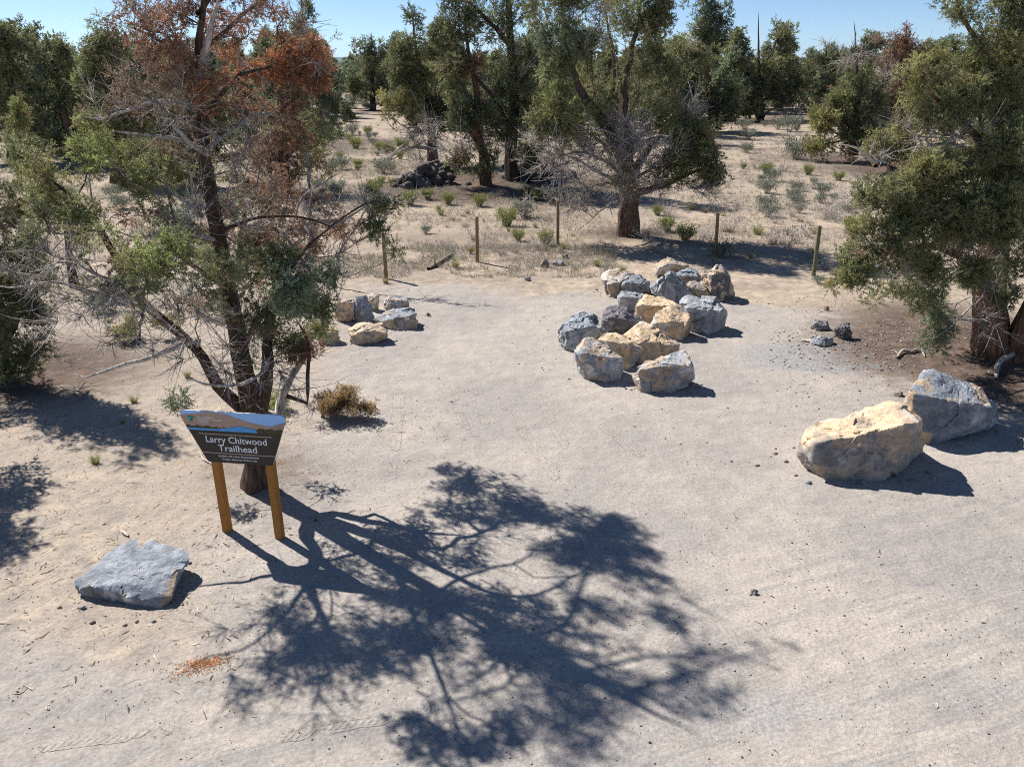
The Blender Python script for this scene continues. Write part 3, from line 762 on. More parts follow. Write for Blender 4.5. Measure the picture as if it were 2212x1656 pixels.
small = [
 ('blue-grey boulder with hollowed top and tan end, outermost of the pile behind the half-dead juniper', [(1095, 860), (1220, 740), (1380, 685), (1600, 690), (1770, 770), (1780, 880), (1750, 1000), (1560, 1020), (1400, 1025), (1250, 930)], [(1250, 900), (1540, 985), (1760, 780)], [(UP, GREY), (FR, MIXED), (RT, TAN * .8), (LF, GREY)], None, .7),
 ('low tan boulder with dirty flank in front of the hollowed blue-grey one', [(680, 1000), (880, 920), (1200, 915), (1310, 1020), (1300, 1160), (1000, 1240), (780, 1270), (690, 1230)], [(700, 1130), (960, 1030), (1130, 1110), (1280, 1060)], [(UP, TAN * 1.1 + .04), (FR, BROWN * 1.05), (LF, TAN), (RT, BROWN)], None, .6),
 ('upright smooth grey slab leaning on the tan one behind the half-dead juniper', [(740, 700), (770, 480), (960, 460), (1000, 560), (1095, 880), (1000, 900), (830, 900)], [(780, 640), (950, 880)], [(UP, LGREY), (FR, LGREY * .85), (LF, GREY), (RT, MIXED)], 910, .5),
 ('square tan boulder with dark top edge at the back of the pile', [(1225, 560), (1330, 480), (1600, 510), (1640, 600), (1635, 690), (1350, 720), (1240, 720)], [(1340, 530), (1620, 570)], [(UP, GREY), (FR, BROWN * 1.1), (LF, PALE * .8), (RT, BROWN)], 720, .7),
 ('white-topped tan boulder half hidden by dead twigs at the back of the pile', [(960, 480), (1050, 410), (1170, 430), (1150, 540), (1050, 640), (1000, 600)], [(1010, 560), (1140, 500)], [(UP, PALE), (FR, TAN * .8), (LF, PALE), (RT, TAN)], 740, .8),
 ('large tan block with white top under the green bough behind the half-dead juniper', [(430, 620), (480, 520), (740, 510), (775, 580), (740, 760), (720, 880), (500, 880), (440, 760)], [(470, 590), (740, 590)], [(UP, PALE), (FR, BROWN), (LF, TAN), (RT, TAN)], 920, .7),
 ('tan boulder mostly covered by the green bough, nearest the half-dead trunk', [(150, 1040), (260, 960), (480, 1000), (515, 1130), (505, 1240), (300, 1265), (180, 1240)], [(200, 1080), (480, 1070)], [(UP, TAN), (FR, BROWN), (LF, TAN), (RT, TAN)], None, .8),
]
for i, (lab, poly, rid, cols, bs, dp) in enumerate(small):
    px_boulder(lab, poly, rid, cB, cols, base=bs, depth=dp, seed=90 + i * 3, group=SM)

def stone(label, px, py, wpx, hpx, col, col2, seed, name='stone', mat=None, rough=1.2, group=None, sub=5):
    rng = np.random.default_rng(seed); g = gnd(px, py + hpx * .35); k = mpp(g[1], 0.1); w = wpx * k / 2; h = hpx * k
    P = unit(rng.normal(size=(16, 3))) * np.array([w, w * .8, h * .8]) + g + np.array([0, 0, h * .25])
    return boulder(name, label, P, [(UP, col), (FR, col2), (LF, col), (RT, col2)], seed, sub=sub, rough=rough, mat=mat, cat='stone', group=group, chips=3)
R6 = cR
stone('purple-grey pumice stone nearest the gravel patch, left of the dark knobbly one', *R6(888, 450), 40, 22, DARK * 1.5, DARK * 1.2, 201)
stone('dark knobbly upright stone beside yellow weeds by the big juniper', *R6(1035, 495), 40, 34, DARK * .9, DARK * .7, 202, rough=1.8)
stone('flat slate-grey stone lying beside bleached wood splinters', *R6(900, 548), 56, 18, GREY, MIXED, 203)
stone('thumb-sized brown stone under the tips of the big juniper bough', *R6(930, 338), 12, 9, BROWN * .6, BROWN * .5, 204, sub=3)
stone('rusty clod near the shade of the big blue-grey boulder', *R6(1395, 890), 22, 12, BROWN * .55, MIXED * .6, 205, sub=3)
cM = lambda X, Y: (737 + X * .3339, 553 + Y * .3339)
stone('dark wedge-shaped stone, first of two beside the middle fence post shadow', *cM(1317, 55), 20, 17, MIXED * .6, DARK, 206, sub=3)
stone('flat light grey stone beside the dark wedge-shaped stone', *cM(1405, 46), 28, 12, LGREY * .9, MIXED * .7, 207, sub=3)
stone('dark brown stone farthest up the slope by the trunk of the central juniper', *cP(185, 170), 17, 13, BROWN * .5, DARK * .8, 208, sub=3)
stone('small slate chip on the open dirt before the fence', *cM(1208, 148), 16, 10, GREY, GREY * .7, 209, sub=3)
stone('rust-brown clod right of the hollowed blue-grey boulder', *cM(566, 378), 11, 8, BROWN * .7, BROWN * .5, 210, sub=3)
stone('fist-sized pale and dark stone alone on the open dirt road', 1630, 1277, 18, 13, MIXED * .8, DARK * .6, 211, sub=3)
stone('small flat grey stone by the left side of the boulder heap', *cP(487, 492), 9, 4, GREY, GREY, 212, sub=3)

def lava(label, pts, seed):
    """a craggy outcrop: one mesh of fused dark lumps"""
    rng = np.random.default_rng(seed); Vs, Fs, Ts = [], [], []; base = 0
    D, F = ICO[3]; g0 = gnd(*pts[0][:2])
    for (px, py, r, n) in pts:
        g = gnd(px, py)
        for q in range(n * 3):
            c = g + rng.normal(size=3) * np.array([r * .75, r * .5, 0]); c[2] = float(macro(c[:1], c[1:2])[0]) + r * 1.0 * rng.uniform(0, 1) * math.exp(-((c[0] - g[0]) ** 2 + (c[1] - g[1]) ** 2) / (r * r))
            rad = r * rng.uniform(.12, .42); s = rng.uniform(0, 99); d = D * (1 + .75 * fbm(D * 1.9 + s, 4, seed, .6, True) + .35 * fbm(D * 5 + s, 3, seed))[:, None]
            Vs.append(c + d * rad * np.array([1, 1, .8])); Fs.append(F + base); base += len(D)
            Ts.append(np.repeat((LAVA * rng.uniform(.8, 2.0))[None], len(D), 0))
    V = np.concatenate(Vs); me = make_mesh('lava_outcrop', V - g0, np.concatenate(Fs), np.concatenate(Ts), False, [M_LAVA])
    tag(link('lava_outcrop', me, None, g0), label, 'rock outcrop')
lava('black craggy lava outcrop on open grass left of the twin junipers', [(915, 396, .8, 18), (885, 404, .6, 9), (948, 374, .75, 9), (962, 396, .5, 6)], 5)
lava('black lava outcrop in deep shade right of the twin junipers', [(1160, 380, .9, 16), (1140, 365, .7, 8), (1182, 395, .6, 8)], 6)
lava('low strip of lava lumps at the foot of the twin junipers', [(985, 350, .4, 8), (1005, 348, .35, 6)], 7)

# ------------------------------------------------------------------ trailhead sign
def build_sign():
    Lp = np.array([-3.6197, 8.3666]); Rp = np.array([-2.9137, 8.2316]); u = (Rp - Lp); wid = np.linalg.norm(u); u /= wid; nrm = np.array([u[1], -u[0]])
    yaw = math.atan2(u[1], u[0])
    root = empty('trailhead_sign', (Lp[0], Lp[1], 0), 'brown trapezoid trailhead sign with landscape picture on two wooden posts', 'sign')
    root.rotation_euler = (0, 0, yaw)                 # local x along the panel, local -y towards the viewer
    wood = simple_mat('stained_post', (.40, .175, .042), .75, .45, 5, .6, (30, 30, 1.5))
    for i, x in enumerate((0.03, wid + 0.02)):
        bm = bmesh.new(); bmesh.ops.create_cube(bm, size=1)
        for v in bm.verts: v.co = Vector((v.co.x * .10, v.co.y * .088, v.co.z * 2.1 + .50))
        bmesh.ops.bevel(bm, geom=bm.edges[:], offset=.006, segments=2, affect='EDGES')
        me = bpy.data.meshes.new('post'); bm.to_mesh(me); bm.free(); me.materials.append(wood)
        o = link('post', me, root); o.location = (x, .05, .07 if i else .05)
    mats = {'dark': simple_mat('sign_brown', (.030, .022, .017), .45, .1, 8, spec=.4), 'edge': simple_mat('sign_edge', (.62, .62, .62), .5, .05),
            'white': simple_mat('sign_white', (.85, .85, .85), .5, .02), 'line': simple_mat('sign_rule', (.52, .40, .29), .5, .02),
            'sky': simple_mat('picture_sky', (.36, .60, .95), .45, .06, 3), 'hill': simple_mat('picture_hill', (.46, .315, .235), .5, .4, 9, 0, (1, 1, 3.5)), 'hill2': simple_mat('picture_far_hill', (.38, .265, .22), .5, .4, 11, 0, (3, 1, 2)),
            'water': simple_mat('picture_water', (.10, .36, .72), .4, .5, 14, 0, (.7, 1, 3)), 'bush': simple_mat('picture_bush', (.085, .075, .03), .6, .4, 30), 'teal': simple_mat('logo_teal', (.02, .42, .33), .5, .02), 'logow': simple_mat('logo_dark', (.03, .12, .10), .5, .02), 'logotext': simple_mat('picture_lettering', (.88, .85, .83), .5, .02)}
    cx, z0, tilt = wid / 2 + .012, 1.022, math.radians(1.75)
    names = list(mats)
    class Acc:
        def __init__(s): s.bm = bmesh.new(); s.used = []
        def mi(s, m):
            if m not in s.used: s.used.append(m)
            return s.used.index(m)
        def poly(s, pts, y, m, thick=0):
            vs = [s.bm.verts.new((p[0], y, p[1])) for p in pts]
            f = s.bm.faces.new(vs); f.material_index = s.mi(m)
            f.normal_update()
            if f.normal.y > 0: f.normal_flip()
            if thick:
                vb = [s.bm.verts.new((p[0], y + thick, p[1])) for p in pts]
                g = s.bm.faces.new(vb[::-1]); g.material_index = s.mi('edge')
                for i in range(len(vs)):
                    q = s.bm.faces.new((vs[i], vs[(i + 1) % len(vs)], vb[(i + 1) % len(vs)], vb[i])); q.material_index = s.mi('edge')
        def text(s, txt, x, z, w, capz, y, m, bold=0.0, align='CENTER'):
            cu = bpy.data.curves.new('lettering', 'FONT'); cu.body = txt; cu.size = 1; cu.align_x = align; cu.offset = bold; cu.fill_mode = 'FRONT'; cu.resolution_u = 3
            ob = bpy.data.objects.new('lettering', cu); COL.objects.link(ob)
            me = bpy.data.meshes.new_from_object(ob.evaluated_get(bpy.context.evaluated_depsgraph_get()))
            COL.objects.unlink(ob); bpy.data.objects.remove(ob)
            n = len(me.vertices); a = np.zeros(n * 3); me.vertices.foreach_get('co', a); a = a.reshape(-1, 3)
            lo, hi = a[:, 0].min(), a[:, 0].max(); sx = w / (hi - lo); sz = capz / .70
            off = x - (w / 2 if align == 'CENTER' else 0)
            vs = [s.bm.verts.new((off + (p[0] - lo) * sx, y, z + p[1] * sz)) for p in a]; mi = s.mi(m)
            for pl in me.polygons:
                try: f = s.bm.faces.new([vs[i] for i in pl.vertices]); f.material_index = mi
                except ValueError: pass
            bpy.data.meshes.remove(me)
        def done(s, name):
            bmesh.ops.rotate(s.bm, verts=s.bm.verts, cent=(0, 0, 0), matrix=Matrix.Rotation(-tilt, 3, 'Y'))
            me = bpy.data.meshes.new(name); s.bm.to_mesh(me); s.bm.free()
            for m in s.used: me.materials.append(mats[m])
            o = link(name, me, root); o.location = (cx, 0, z0); return o
    def outline():
        pts = [(-.405, 0), (.405, 0), (.43, .02)]
        pts += [(.665, .575)]
        for a in np.linspace(-.3, math.pi / 2, 8): pts.append((.605 + .064 * math.cos(a), .605 + .064 * math.sin(a)))
        pts += [(-p[0], p[1]) for p in pts[::-1] if p not in ((-.405, 0), (.405, 0))]
        out = []
        for p in pts:
            if not out or abs(p[0] - out[-1][0]) + abs(p[1] - out[-1][1]) > 1e-4: out.append(p)
        return out
    full = outline()
    def clip(pts, f):            # keep f(p) >= 0
        out = []
        for i in range(len(pts)):
            a, b = pts[i], pts[(i + 1) % len(pts)]; fa, fb = f(a), f(b)
            if fa >= 0: out.append(a)
            if fa * fb < 0: t = fa / (fa - fb); out.append((a[0] + (b[0] - a[0]) * t, a[1] + (b[1] - a[1]) * t))
        return out
    HZ = .425
    p = Acc(); p.poly(full, -.0, 'dark', .016)
    Y = -.003
    for za, xa, xb in ((.377, -.47, .475), (.128, -.465, .475)): p.poly([(xa, za - .005), (xb, za - .005), (xb, za + .005), (xa, za + .005)], Y, 'line')
    p.text('Larry Chitwood', .0, .268, .785, .084, Y, 'white', .010)
    p.text('Trailhead', .0, .158, .50, .084, Y, 'white', .010)
    p.text('BUREAU OF LAND MANAGEMENT', 0.0, .080, .53, .022, Y, 'white', .008)
    p.text('Oregon Badlands Wilderness', 0.0, .040, .455, .022, Y, 'white', .008)
    for bx, bz in ((.37, .028), (-.37, .028)):
        p.poly([(bx + .007 * math.cos(a), bz + .007 * math.sin(a)) for a in np.linspace(0, 6.28, 9)[:-1]], Y, 'logow')
    p.done('panel')
    h = Acc(); head = clip(full, lambda q: q[1] - HZ)
    h.poly(head, -.003, 'sky')
    ridge = [(-.75, .60), (-.60, .618), (-.47, .636), (-.34, .662), (-.20, .658), (-.08, .648), (.05, .605), (.20, .560), (.34, .535), (.46, .520), (.75, .50)]
    def below(line):
        xs, zs = zip(*line); return lambda q: np.interp(q[0], xs, zs) - q[1]
    def strip(line, lo, y, m):   # the head cut under a polyline: done in narrow columns, clipped to the panel outline
        xs = np.linspace(-.70, .70, 57)
        for a, b in zip(xs[:-1], xs[1:]):
            lx, lz = zip(*line); la, lb = np.interp([a, b], lx, lz)
            if isinstance(lo, list): ox, oz = zip(*lo); oa, ob = np.interp([a, b], ox, oz)
            else: oa = ob = lo
            if la - oa < 1e-4 and lb - ob < 1e-4: continue
            q = [(a, max(oa, HZ)), (b, max(ob, HZ)), (b, max(lb, HZ)), (a, max(la, HZ))]
            for i in range(len(full)):
                A, B = full[i], full[(i + 1) % len(full)]
                q = clip(q, lambda s: (B[0] - A[0]) * (s[1] - A[1]) - (B[1] - A[1]) * (s[0] - A[0]) + 1e-9)
                if len(q) < 3: break
            if len(q) >= 3:
                cl = []
                for s in q:
                    if not cl or math.hypot(s[0] - cl[-1][0], s[1] - cl[-1][1]) > 1e-5: cl.append(s)
                if len(cl) >= 3 and math.hypot(cl[0][0] - cl[-1][0], cl[0][1] - cl[-1][1]) < 1e-5: cl.pop()
                if len(cl) >= 3: h.poly(cl, y, m)
    strip(ridge, HZ, -.005, 'hill')
    strip([(-.75, .40), (.40, .44), (.46, .50), (.55, .545), (.70, .585)], HZ, -.006, 'hill2')
    bushtop = [(x, .468 + .016 * math.sin(x * 37) * math.sin(x * 91) + .004 * math.sin(x * 140) + (.012 if abs(x) > .28 else 0)) for x in np.linspace(-.7, .7, 120)]
    strip(bushtop, HZ, -.0075, 'bush')
    strip([(-.75, .452), (-.2, .450), (.02, .490), (.09, .50), (.20, .478), (.29, .472), (.296, .40), (.75, .40)], HZ, -.009, 'water')
    tri = [(-.578, .598), (-.487, .598), (-.5325, .522)]; h.poly(tri, -.0105, 'logow'); c = np.mean(tri, 0)
    h.poly([tuple(c + (np.array(t) - c) * .86) for t in tri], -.012, 'teal')
    h.poly([(-.538, .575), (-.515, .580), (-.522, .552), (-.531, .542)], -.0135, 'logow')
    for t, z, w in (('NATION L', .583, .225), ('CONSER ATION', .555, .30), ('LANDS', .527, .13)): h.text(t, -.44, z, w, .021, -.0105, 'logotext', .008, 'LEFT')
    h.done('header_picture')
build_sign()

# ------------------------------------------------------------------ fence posts and wire
def build_fence():
    m = simple_mat('weathered_post', (.26, .175, .09), .85, .3, 8, .5, (30, 30, 2)); mg = simple_mat('greenish_post', (.165, .155, .085), .85, .3, 8, .5, (30, 30, 2))
    spec = [((834, 602), (828, 505), .055, m, 'round wooden fence post standing among grass below the green bough', 0), ((1031, 566), (1030, 468), .052, m, 'orange-brown wooden fence post with no plant touching it, second along the line', 0),
            ((1205, 528), (1205, 433), .052, m, 'tallest-looking brown fence post close to the central juniper trunk', 0), ((1545, 554), (1551, 461), .052, m, 'brown fence post in the tree shade behind the boulder heap', 0),
            ((1757, 597), (1771, 488), .058, mg, 'greenish leaning fence post at the edge of the big juniper bough', 0)]
    tops = []
    for bpx, tpx, r, mt, lab, _ in spec:
        b = gnd(*bpx); t = plane(*tpx, b[1] + .03); d = t - b; h = np.linalg.norm(d)
        q = Vector(d).to_track_quat('Z', 'Y').to_matrix()
        K = 14; ch = np.array([np.array([0, 0, -.3 + (h + .3) * k / (K - 1)]) for k in range(K)])
        s = 12; a = np.arange(s) * 2 * math.pi / s; V = []
        for k in range(K):
            rr = r * (1 + .05 * RNG.uniform(-1, 1, s)) * (1.05 - .1 * k / K)
            V += [np.array([rr[i] * math.cos(a[i]), rr[i] * math.sin(a[i]), ch[k][2]]) for i in range(s)]
        V.append(np.array([0, 0, h + .01])); V = np.array(V) @ np.array(q).T
        i = np.arange(K - 1)[:, None] * s + np.arange(s); j = np.arange(K - 1)[:, None] * s + (np.arange(s) + 1) % s
        F4 = np.stack([i, j, j + s, i + s], -1).reshape(-1, 4); tp = (K - 1) * s
        F3 = np.array([[tp + k, tp + (k + 1) % s, K * s] for k in range(s)])
        me = make_mesh('fence_post', V, [F4, F3], None, True, [mt]); me.set_sharp_from_angle(angle=math.radians(50))
        tag(link('fence_post', me, None, b), lab, 'fence post', 'posts of the wire fence')
        tops.append((b, d))
    # the line runs on past both ends: two more posts hidden by trees, then two strands of thin wire
    ends = [tops[0][0] + (tops[0][0] - tops[1][0]) * 1.0, tops[-1][0] + (tops[-1][0] - tops[-2][0])]
    wm = simple_mat('fence_wire', (.35, .35, .36), .4, .1)
    for nm, f in (('upper', .86), ('lower', .48)):
        ps = [ends[0] + np.array([0, 0, 1.25 * f])] + [b + d * f + np.array([0, -.06, 0]) for b, d in tops] + [ends[1] + np.array([0, 0, 1.25 * f])]
        ch = []
        for a, b in zip(ps[:-1], ps[1:]):
            for t in np.linspace(0, 1, 8, endpoint=False): ch.append(a + (b - a) * t - np.array([0, 0, .10 * t * (1 - t)]))
        ch.append(ps[-1]); ch = np.array(ch)
        V, F, T = tubes([ch], [np.full(len(ch), .0022)], [np.array((.3, .3, .3))])
        o0 = ps[0].copy()
        tag(link('fence_wire', make_mesh('fence_wire', V - o0, F, None, True, [wm]), None, o0), f'thin sagging {nm} wire strand strung along the fence posts', 'wire', 'wire strands of the fence')
build_fence()

# ------------------------------------------------------------------ the junipers
# half-dead juniper behind the sign
px_tree('juniper_tree', 'tall half-dead juniper with rust-orange upper foliage, standing right behind the trailhead sign', (548, 1050),
    [([(548, 1052, 0, .20), (552, 960, 0, .165), (545, 880, 0, .15), (522, 780, 0, .125), (505, 680, 0, .115), (482, 560, .05, .105), (462, 460, .05, .10), (446, 350, .1, .09), (438, 250, .1, .08), (432, 170, .1, .07), (426, 90, .1, .055), (440, 20, .1, .04), (432, -60, .1, .025)], 'bark'),
     ([(560, 900, 0, .10), (578, 800, .1, .085), (582, 700, .1, .07), (600, 620, -.1, .045), (640, 560, -.2, .03), (700, 500, .1, .02), (790, 440, .8, .014), (850, 445, 1.2, .008)], 'bark'),
     ([(530, 890, 0, .09), (470, 830, -.1, .085), (440, 775, -.15, .075), (385, 715, -.2, .07), (310, 650, -.3, .06), (255, 560, -.3, .055), (205, 480, -.35, .045), (160, 430, -.35, .032), (110, 390, -.3, .02)], 'bark'),
     ([(600, 900, .1, .075), (622, 830, .2, .06), (655, 770, .25, .05), (668, 735, .3, .035), (700, 690, .4, .02)], 'dead'),
     ([(664, 870, .2, .03), (666, 810, .2, .03), (668, 755, .2, .028), (640, 690, .1, .02)], 'bark'),
     ([(452, 440, .05, .05), (410, 445, 0, .04), (360, 400, -.1, .02), (330, 385, -.1, .01)], 'dead'),
     ([(430, 735, -.2, .035), (330, 768, -.5, .032), (250, 790, -.7, .026), (185, 812, -.8, .015), (150, 805, -.85, .006)], 'dead'),
     ([(575, 795, -.1, .025), (545, 820, -.35, .026), (494, 833, -.5, .026), (441, 830, -.6, .02), (400, 812, -.7, .01)], 'dead'),
     ([(448, 320, .1, .035), (475, 300, 0, .032), (535, 258, -.2, .026), (575, 245, -.3, .018), (612, 254, -.3, .008)], 'dead'),
     ([(432, 190, .1, .05), (440, 120, -.1, .048), (455, 60, -.2, .036), (467, 20, -.25, .02), (470, -20, -.3, .01)], 'dead'),
     ([(440, 235, .1, .028), (350, 219, -.3, .026), (300, 230, -.5, .022), (217, 257, -.7, .014), (180, 250, -.75, .008)], 'dead'),
     ([(446, 325, .1, .035), (414, 316, -.2, .03), (367, 297, -.4, .024), (284, 290, -.6, .016), (240, 284, -.7, .007)], 'dead'),
     ([(448, 335, .1, .03), (408, 307, -.3, .034), (380, 280, -.4, .026), (364, 262, -.45, .012)], 'dead'),
     ([(474, 520, .05, .03), (430, 510, -.2, .026), (360, 500, -.5, .02), (300, 515, -.7, .013), (250, 500, -.8, .006)], 'dead'),
     ([(330, 670, -.3, .035), (230, 640, -.7, .024), (120, 610, -1., .018), (20, 620, -1.2, .012), (-30, 610, -1.3, .006)], 'dead'),
     ([(345, 685, -.3, .03), (290, 625, -.6, .024), (230, 605, -.8, .02), (160, 570, -.9, .012), (110, 575, -1, .006)], 'dead'),
     ([(440, 260, .1, .045), (490, 190, .6, .038), (550, 150, 1.4, .03), (640, 135, 2.2, .022), (705, 140, 2.6, .012)], 'bark'),
     ([(440, 200, .1, .04), (400, 130, .2, .03), (350, 90, .1, .02), (290, 60, 0, .02)], 'bark'),
     ([(428, 120, .1, .034), (500, 50, .5, .026), (570, 0, .7, .022), (620, -30, .8, .012)], 'bark'),
     ([(470, 500, .05, .035), (560, 470, .5, .024), (660, 470, .7, .018), (735, 500, .9, .01)], 'bark'),
     ([(490, 620, 0, .045), (455, 600, -.7, .034), (410, 570, -1.5, .024), (370, 540, -1.9, .012)], 'bark'),
     ([(520, 760, 0, .045), (560, 690, -.5, .036), (600, 620, -.9, .026), (640, 570, -1.0, .012)], 'bark'),
     ([(430, 30, .1, .032), (480, -40, .5, .03), (560, -90, .9, .022), (650, -120, 1.2, .012)], 'bark'),
     ([(645, 440, .5, .012), (670, 410, .6, .018), (740, 370, .8, .008)], 'dead'), ([(700, 500, .8, .018), (760, 460, .9, .014), (810, 430, 1.0, .006)], 'dead')],
    [(570, 130, 105, 48, 2.0, 'o', 3.0), (665, 150, 60, 45, 2.5, 'o', 3.4), (640, 95, 60, 40, 2.3, 'o', 1.6), (520, 60, 90, 50, 1.3, 'o', 1.0), (590, 20, 60, 40, 2.0, 'o', .9), (470, 200, 50, 40, -0.1, 'o', 1.3),
     (400, 120, 85, 80, 0.1, 'r', 1.25), (320, 80, 80, 70, -0.5, 'r', 0.9), (440, 20, 130, 60, .2, 'r', .8), (450, -50, 110, 45, .3, 'r', .7), (330, 190, 90, 60, -0.8, 'n', 0.55), (560, -20, 60, 40, 1.4, 'o', 1),
     (290, 20, 60, 40, 0, 'n', 0.7), (620, 250, 70, 55, 1.8, 'r', 1.0), (540, 330, 50, 60, 0.3, 'n', 0.8), (560, 420, 55, 60, 1.8, 'n', 0.8), (380, 300, 80, 60, 0.3, 'n', 0.7), (360, 220, 80, 60, 0.2, 'n', 0.7),
     (530, 220, 60, 50, 0.3, 'r', 0.9), (400, 380, 70, 60, 0.2, 'g', 0.9), (560, 620, 40, 60, 0.3, 'r', 0.6), (690, 420, 50, 50, 2.2, 'n', 0.6), (250, 250, 80, 50, -0.3, 'n', 0.5), (590, 500, 60, 40, 1.6, 'n', 0.9),
     (380, 470, 60, 50, 0.1, 'g', 0.9), (300, 350, 70, 50, 0.4, 'k', 1.2), (80, 330, 60, 50, 0.2, 'g', 1.1), (450, 560, 50, 50, 0.3, 'g', 1.0), (610, 330, 75, 50, 2.3, 'r', 1.3), (640, 300, 60, 50, 2.4, 'g', 0.7),
     (600, 410, 70, 55, 2.8, 'r', 1.1), (700, 480, 80, 45, 2.2, 'r', 1.3), (650, 545, 60, 30, 1.2, 'r', 0.8), (480, 430, 30, 50, 0.2, 'r', 0.7), (300, 450, 60, 40, -0.3, 'r', 0.7), (235, 560, 40, 25, -1.1, 'r', 0.8),
     (640, 640, 55, 30, 0.2, 'r', 0.6), (180, 320, 105, 55, -0.3, 'l', 1.5), (290, 350, 70, 50, -0.2, 'g', 1.5), (120, 390, 75, 60, -0.4, 'y', 1.3), (180, 470, 80, 50, -0.5, 'g', 1.3), (330, 410, 60, 45, -0.3, 'l', 1.2),
     (60, 470, 60, 60, -0.9, 'g', 1.0), (215, 520, 60, 35, -1.1, 'g', 1.0), (370, 545, 105, 42, -1.8, 'l', 2.0), (410, 590, 110, 38, -1.9, 'g', 1.9), (300, 600, 55, 38, -1.3, 'k', 1.5), (440, 640, 60, 25, -1.2, 'k', 0.9),
     (475, 640, 25, 55, -0.25, 'k', 1.2), (590, 560, 85, 42, -0.9, 'g', 2.1), (620, 620, 95, 52, -1.0, 'b', 2.3), (570, 680, 45, 50, -0.7, 'k', 1.8), (670, 660, 55, 42, -0.6, 'k', 2.0), (705, 710, 38, 28, -0.2, 'l', 1.8),
     (690, 590, 45, 40, -0.5, 'b', 1.3), (535, 580, 30, 45, -0.3, 'g', 1.2), (845, 450, 42, 28, 1.2, 'g', 1.8), (810, 490, 50, 26, 1.0, 'k', 1.9), (840, 540, 26, 22, 1.1, 'g', 0.9), (690, 260, 60, 40, 2.2, 'k', 0.9),
     (690, 330, 45, 40, 2.3, 'y', 0.7), (395, 860, 42, 22, 0.2, 'b', 1.5), (540, 760, 25, 30, -0.1, 'k', 0.8), (585, 860, 30, 30, 0.7, 'l', 0.8), (110, 560, 120, 70, -1.3, 'd', 0.75), (330, 660, 130, 55, -1.0, 'd', 0.8),
     (740, 560, 70, 55, 1.6, 'd', 0.75), (310, 255, 130, 50, -0.9, 'd', 0.7), (640, 470, 90, 55, 1.8, 'd', 0.5), (440, 770, 90, 42, -0.4, 'd', 0.8), (490, 300, 60, 110, -0.1, 'd', 0.6), (420, 190, 140, 90, -0.2, 'd', 0.45),
     (190, 640, 110, 50, -1.4, 'd', 0.7), (560, 480, 50, 60, 0, 'd', 0.5), (760, 460, 70, 50, 1.6, 'd', 0.5), (660, 90, 70, 60, 1.8, 'd', 0.4), (700, 690, 70, 40, 0.3, 'd', 0.5), (540, 700, 60, 60, -0.3, 'd', 0.4),
     (330, 500, 120, 60, -0.5, 'd', 0.45), (420, 430, 80, 70, -0.2, 'd', 0.5),
     (560, -95, 60, 25, .9, 'n', .6), (640, -120, 50, 20, 1.2, 'r', .7), (540, -80, 70, 35, .8, 'd', .5), (660, 735, 38, 45, .25, 'r', 1.3), (620, 720, 50, 40, .2, 'k', 1.3), (600, 790, 80, 50, .1, 'd', .9), (500, 820, 60, 50, -.2, 'd', .8), (200, 710, 90, 40, -.9, 'd', .8), (350, 745, 90, 40, -.6, 'd', .8), (280, 620, 100, 50, -.9, 'd', .6), (720, 620, 60, 60, .4, 'd', .8), (640, 760, 60, 50, .3, 'r', .7), (560, 720, 50, 40, .3, 'k', 1.0), (430, 680, 60, 40, -.2, 'n', .6), (60, 560, 90, 50, -1.1, 'd', .7)],
    rc=.135, seed=3, lod='near', bark=BARK * .8, rzf=.95, tipr=.0042, wig=.02, deadtwig=.6, dens=1.0, twigs=1.35)

# bough of the same juniper that lies on the ground
px_tree('dead_bough', 'dry ochre-brown bough drooping to the ground right of the trailhead sign', (690, 900),
    [([(690, 905, 0, .025), (715, 875, 0, .022), (760, 865, -.1, .015), (800, 885, -.15, .008)], 'bark')],
    [(745, 875, 72, 46, 0, 'h', 2.0), (720, 915, 52, 24, -.1, 'n', 1.5), (785, 905, 34, 26, -.1, 'h', 1.6), (700, 870, 40, 26, 0, 'n', 1.2), (700, 930, 40, 14, -.1, 'd', .6)], rc=.085, seed=5, lod='near', cat='branch', deadtwig=.4)

# left edge: a dark juniper, and one beyond the frame that throws its shade on the dirt
px_tree('juniper_tree', 'dark dense juniper cut by the left edge of the photo, level with the half-dead one', (-20, 815),
    [([(-20, 815, 0, .30), (-15, 700, 0, .25), (-30, 580, .1, .2), (-60, 400, .1, .14), (-80, 200, .1, .06)], 'bark'), ([(-10, 760, 0, .14), (30, 690, -.2, .1), (60, 600, -.4, .06), (80, 540, -.4, .03)], 'bark'), ([(-15, 680, 0, .03), (60, 640, -1, .02), (130, 560, -1.3, .012)], 'dead')],
    [(20, 560, 70, 60, -.8, 'g', 1.36), (10, 680, 60, 70, -.8, 'k', 1.36), (50, 620, 50, 50, -.7, 'k', 1.24), (60, 740, 45, 50, -.6, 'k', 1.24), (20, 800, 60, 30, -.5, 'k', 1.24), (30, 440, 60, 40, -.4, 'y', 1.12),
     (30, 520, 80, 60, -.3, 'g', 1.24), (10, 600, 80, 70, -.3, 'k', 1.36), (40, 690, 70, 60, -.4, 'k', 1.36), (35, 770, 60, 45, -.3, 'k', 1.24), (-60, 450, 90, 90, 0, 'g', 1.24), (-90, 300, 80, 100, 0, 'g', 1.24), (-110, 600, 80, 110, -.2, 'k', 1.24), (90, 640, 30, 40, -.4, 'y', .8), (0, 460, 60, 40, -.2, 'y', 0.81), (-60, 780, 60, 60, .3, 'k', 0.93), (95, 755, 80, 40, -.1, 'd', .6), (110, 690, 90, 60, -.6, 'd', .5), (60, 820, 70, 25, 0, 'd', .6)],
    rc=.17, seed=7, lod='near', bark=DARKBARK, deadtwig=.5)
